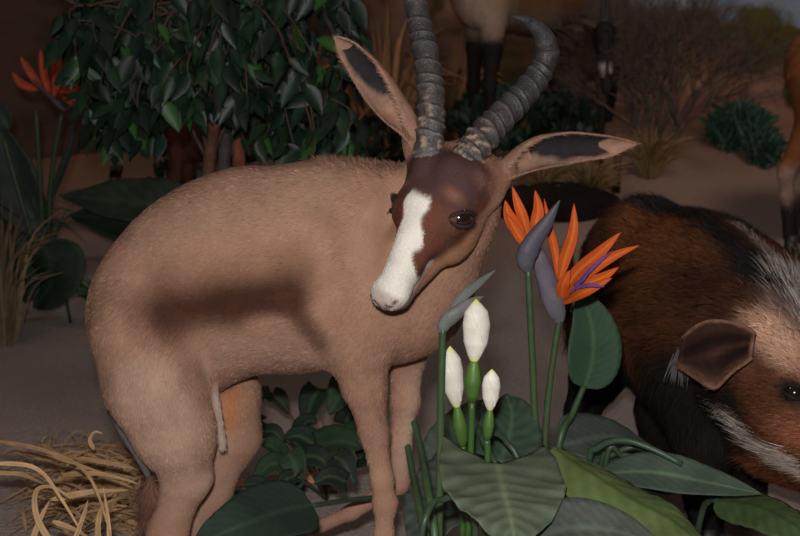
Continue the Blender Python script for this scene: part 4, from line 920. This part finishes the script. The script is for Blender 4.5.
for (lab, pts, wdt, Yv) in (('long dark leaf lying left of the springbok rump', [(205, 215), (160, 205), (110, 200), (60, 196)], .22, 4.1), ('second long dark leaf, below and behind the first one', [(190, 238), (150, 226), (110, 218), (70, 216)], .24, 4.15), ('dark drooping leaf at the left edge above the sand', [(40, 240), (50, 262), (50, 285), (34, 308)], .26, 3.6), ('dark leaf behind the dry twigs at the left edge', [(-20, 240), (4, 262), (18, 285), (22, 302)], .22, 3.65)):
    t = thing('philodendron_leaf', lab, 'leaf', onground(W(pts[-1][0], pts[-1][1], Yv)[0], Yv), 'large dark leaves at the left')
    mb = MB(); P_ = [W(x, y, Yv+.05*k) for k, (x, y) in enumerate(pts)]
    for p in P_: p[2] = max(p[2], float(ground_z(p[0], p[1]))+.02)
    leaf(mb, P_, wdt, 'lance', nh=(0, -.9, .9), cup=.2, wave=.05, waves=3, col=(.020, .036, .022), rib=(.035, .06, .035), veins=9, nu=30, nv=10); mb.build('blade', M_SILK, t, thick=.0015)
    mb = MB(); q = P_[0]; mb.tube(spl([onground(q[0]+.05, q[1]+.1), q+np.array([.03, .04, .02]), q], 10), .006, 6, (.03, .05, .03)); mb.build('stalk', M_STEM, t)
tuft('dry_twig_clump', 'pale dry twiggy grass at the left edge', 4, 345, 2.45, 90, .50, .26, (.20, .14, .08), .008, seed=9, droop=.4)
bush('dry_root_tangle', 'tangled tan roots above the left dry grass', 'plant', 12, 232, 2.75, 70, 60, 130, .10, (.14, .11, .055), .12, 'blade', up=0, wd=.06, seed=21, mt=M_STRAW)
tuft('grass_tuft', 'small green grass tuft on the sand left of the springbok rump', 97, 308, 3.1, 70, .13, .12, (.025, .085, .035), .009, seed=3, droop=.3, mt=M_LEAF)
bush('leafy_bush', 'dark bush between the right horn and the standing antelope legs', 'bush', 505, 118, 4.7, 115, 62, 520, .085, (.016, .040, .020), .3, 'fig', seed=6)
bush('leafy_bush', 'dark green bush below the gemsbok muzzle', 'bush', 566, 128, 5.0, 60, 78, 260, .085, (.018, .034, .020), .2, 'fig', seed=8)
bush('leafy_bush', 'dark foliage low behind the left ear and under the fig tree', 'bush', 366, 150, 3.9, 110, 60, 380, .09, (.010, .022, .012), .25, 'fig', seed=10)
bush('leafy_bush', 'dim green shrub beside the fig trunks', 'bush', 180, 180, 3.7, 60, 52, 160, .085, (.016, .032, .022), .2, 'fig', seed=14)
bush('aloe_bush', 'blue-green spiky bush on the sand at the upper right', 'bush', 738, 127, 5.3, 62, 42, 330, .15, (.028, .070, .045), .18, 'blade', seed=12, wd=.16)
bush('aloe_bush', 'blue-green spiky bush, the smaller one toward the right animal leg', 'bush', 764, 147, 5.1, 34, 34, 170, .13, (.022, .055, .038), .14, 'blade', seed=13, wd=.16)
for k, (px, py, Yv, n, L, s_, lab) in enumerate(((540, 205, 4.35, 170, .24, .22, 'dry yellow grass clump under the right ear, its left half'), (585, 206, 4.3, 160, .23, .20, 'dry yellow grass clump under the right ear, its right half'), (650, 178, 4.8, 200, .24, .20, 'dry yellow grass clump at the foot of the bare grey shrub'))):
    tuft('dry_grass_clump', lab, px, py, Yv, n, L, s_, (.27, .17, .075), .012, 'dry yellow grass clumps', seed=30+k, droop=.35)
# dark rounded mound below the ear
mb = MB(); mb.ball((0, 0, 0), (.26, .14, .10), (.022, .016, .014), 40, 24); c0 = G(552, 212); c0[2] = ground_z(c0[0], c0[1])+.03
v = mb.v[0]; v *= (1+.12*vnoise(v, 14, 2))[:, None]; mb.v[0] = v + c0; props(mb.build('mound', M_MOUND), 'low dark rounded mound behind the orange flowers', 'mound')
# slim shaft, reddish above a dark foot
mb = MB(); b = G(616, 193); b = onground(b[0], b[1]); mb.tube([b, b+np.array([0, 0, .09]), b+np.array([0, 0, .27])], [.020, .018, .016], 10, [(.03, .02, .02), (.05, .03, .03), (.20, .11, .09)]); props(mb.build('slim_shaft', M_BARK), 'slim reddish shaft with a dark foot, under the tip of the right ear', 'shaft')
# bare shrub
def bare_shrub(name, label, px, py, Y, H_, seed, spread, n0, col, depth=6, r0=.014):
    r = random.Random(seed); b = W(px, py, Y); b = onground(b[0], b[1]); mb = MB()
    def grow(p, d, L, rad, k):
        q = p+d*L; m_ = (p+q)/2+np.array([r.gauss(0, .04), r.gauss(0, .04), r.gauss(0, .02)])*L; mb.tube(spl([p, m_, q], 5), np.linspace(rad, rad*.72, 5), 4 if k < depth-1 else 5, tuple(x*r.uniform(.7, 1.2) for x in col), cap=False)
        if k == 0: return
        for _ in range(2 if r.random() < .50 else 3):
            e = nz(d+np.array([r.gauss(0, .42), r.gauss(0, .34), r.gauss(.02, .26)])); grow(q, e, L*r.uniform(.68, .88), rad*.68, k-1)
    for i in range(n0):
        a = (i+.5)/n0*2-1; grow(b+np.array([a*.05, r.gauss(0, .02), 0]), nz(np.array([a*spread, r.gauss(0, .25), 1])), H_*r.uniform(.20, .26), r0, depth)
    props(mb.build(name, M_BARK, None, origin=b), label, 'shrub')
bare_shrub('bare_shrub', 'large bare grey-brown twiggy shrub behind the right ear', 655, 158, 5.4, .92, 4, .50, 12, (.16, .115, .095), 7, .011)
bare_shrub('bare_shrub', 'sprig of pale bare twigs at the right edge before the hind leg', 806, 268, 3.7, .40, 9, .6, 4, (.30, .25, .22), 4, .005)
# dry reeds between fig tree and left horn
r = random.Random(2)
tuft('dry_reed_clump', 'tall tan dry reeds between the fig tree and the left horn', 385, 170, 4.3, 46, .85, .45, (.34, .17, .08), .026, seed=5, droop=.6)
tuft('dry_reed_clump', 'tan dry reeds behind the left horn, bent over', 452, 140, 4.6, 34, .55, .32, (.36, .19, .09), .022, seed=6, droop=.8)

# ================================================================== BACKGROUND ANIMALS
def quad(name, label, cat, pos, yaw, H_, paint, head, neck_r=.10, horn_fn=None, body=1.0, vox=.014, legs=None, tail=True):
    """Standing antelope, local +x forward, unit = shoulder height; head = (poll, nose) in local units."""
    t = thing(name, label, cat, pos); s = SDF(np.array([-.75, -.34, -.03]), np.array([1.25, .34, 1.75]), vox)
    s.chain([(.36, 0, .78), (0, 0, .77), (-.36, 0, .80)], [.205*body, .215*body, .185*body], .06, (0, 1, 0), .78); s.ell((-.46, 0, .80), (.15, .135, .17), .05)
    poll, nose = np.array(head[0], float), np.array(head[1], float)
    s.cone((.40, 0, .84), poll, .155, neck_r*.75, .06, (0, 1, 0), .8); hd = nose-poll
    s.cone(poll, poll+hd*.45, .075, .066, .03); s.cone(poll+hd*.4, nose, .058, .038, .03)
    L0 = legs or [(.40, .09), (.34, -.09), (-.50, .09), (-.44, -.09)]
    for i, (x, y) in enumerate(L0):
        if i < 2: s.chain([(x-.02, y, .72), (x, y, .50), (x+.01, y, .30), (x, y, .06)], [.085, .046, .031, .024], .03)
        else: s.chain([(x+.06, y, .76), (x+.07, y, .58), (x-.05, y, .36), (x-.01, y, .07)], [.14, .085, .034, .025], .03)
    if tail: s.chain([(-.60, 0, .86), (-.64, 0, .62), (-.62, 0, .42)], [.022, .015, .022], .02)
    P, Q = solid(s, 2); C = paint(P); ca, sa = math.cos(yaw), math.sin(yaw); Rm = np.array([[ca, -sa, 0], [sa, ca, 0], [0, 0, 1]])
    X = lambda p: np.asarray(p, float)*H_@Rm.T + np.array(pos)
    raw('body', X(P), Q, C, M_SKIN, t)
    fur('coat', X(P), Q, C, lambda p: s.flow((p-np.array(pos))@Rm/H_)@Rm.T, 9000, .02, .004, t, lift=.2, bright=.2)
    for x, y in L0:
        g_ = X((x, y, 0)); g_[2] = ground_z(g_[0], g_[1]); hoof(g_, max(.05, X((x, y, .09))[2]-g_[2]), .030*H_, t, (ca, sa))
    sd = np.cross(nz(hd), [0, 0, 1.]) if abs(nz(hd)[2]) < .95 else np.array([0, 1., 0])
    for q in (-1, 1):
        p0 = poll+np.array([-.02, q*.05, .03]); mb = MB(); leaf(mb, [X(p0), X(p0+np.array([-.03, q*.06, .04])), X(p0+np.array([-.04, q*.12, .05]))], .05*H_, 'petal', nh=(0, -1, .2), cup=.5, col=tuple(paint(np.array([[0, 0, .8]]))[0]), rib=(.1, .06, .05), nu=10, nv=6); mb.build('ear', M_EAR, t, thick=.005)
        mb = MB(); mb.ball(X(poll+hd*.25+np.array([.0, q*.060, .015])), .014*H_, (.01, .008, .006), 10); mb.build('eye', M_EYE, t)
        if horn_fn: mb = MB(); P_ = spl([X(p) for p in horn_fn(poll, q)], 40); mb.tube(P_, .024*H_*(1-np.linspace(0, .93, 40))*(1+.10*np.sin(np.linspace(0, 60, 40))), 10, (.04, .035, .035)); mb.build('horn', M_HORN, t)
    return t
def lerpc(C, t, col): t = np.clip(t, 0, 1)[:, None]; return C*(1-t)+np.array(col)*t
def eland(P):
    C = np.tile([.20, .095, .048], (len(P), 1)); C = lerpc(C, (.70-P[:, 2]+.03*vnoise(P, 9, 2))/.07, (.22, .15, .11)); C = lerpc(C, 1.3-np.linalg.norm((P-[.44, .05, .74])*[.8, 1, .5], axis=1)/.13, (.60, .47, .38))
    return lerpc(C, (.56-P[:, 2])/.05, (.022, .018, .018))
def gems(P):
    C = np.tile([.10, .06, .045], (len(P), 1)); h = (P[:, 0] > .62); C = lerpc(C, h*1.0, (.030, .022, .022))
    C = lerpc(C, h*(1.4-np.abs(P[:, 2]-.72)/.04)*(np.abs(P[:, 1]) > .012), (.55, .46, .42)); return lerpc(C, (.45-P[:, 2])/.05, (.03, .025, .025))
def sable(P):
    C = np.tile([.085, .030, .020], (len(P), 1)); h = (P[:, 0] > .58); C = lerpc(C, h*1.0, (.018, .013, .014))
    C = lerpc(C, h*(1.5-np.abs(P[:, 2]-.60)/.05)*(np.abs(P[:, 1]) < .045), (.60, .50, .46)); C = lerpc(C, h*(.47-P[:, 2])/.03, (.50, .32, .27)); return lerpc(C, (~h)*(.45-P[:, 2])/.05, (.04, .02, .018))
def roan(P):
    C = np.tile([.24, .085, .032], (len(P), 1)); f_ = (P[:, 0] > np.where(P[:, 0] < 0, -.50, .38))
    C = lerpc(C, (.42-P[:, 2])/.06, (.36, .24, .19)); C = lerpc(C, (.24-P[:, 2]+.04*vnoise(P, 20, 3))/.05, (.03, .022, .02)); return C
def straight(poll, q): return [poll+np.array([-.02, q*.03, .04]), poll+np.array([-.12, q*.06, .35]), poll+np.array([-.22, q*.10, .75])]
def straight_up(poll, q): return [poll+np.array([-.02, q*.012, .03]), poll+np.array([-.01, q*.016, .25]), poll+np.array([-.0, q*.03, .62])]
def curved(poll, q): return [poll+np.array([-.02, q*.03, .04]), poll+np.array([-.05, q*.06, .30]), poll+np.array([-.22, q*.09, .55]), poll+np.array([-.45, q*.10, .60])]
def place(px, Y): x = (px-400)/FPX*Y*1.0; return onground(x, Y)
quad('eland', 'large brown antelope with pale chest patch and black legs, its back above the frame', 'antelope', place(532, 5.75), math.pi*1.22, .98, eland, ((.60, 0, 1.35), (.86, 0, 1.20)), horn_fn=straight)
quad('gemsbok', 'dark-faced antelope with a white cheek band seen head-on beyond the right horn', 'antelope', place(577, 5.60), -math.pi/2+.10, .60, gems, ((.70, 0, .98), (.82, 0, .56)), horn_fn=straight_up, body=.8)
quad('sable_antelope', 'dark antelope with white on its black face, standing behind the fig tree at the left', 'antelope', place(232, 4.6), math.pi, .60, sable, ((.74, 0, .90), (.84, 0, .44)), horn_fn=curved)
quad('roan_antelope', 'chestnut antelope cut off by the right edge, only one hind leg showing', 'antelope', place(919, 4.35), .06, .92, roan, ((.70, 0, 1.2), (.95, 0, 1.05)), horn_fn=curved, tail=False, legs=[(.40, .09), (.34, -.09), (-.44, .09), (-.56, -.09)])
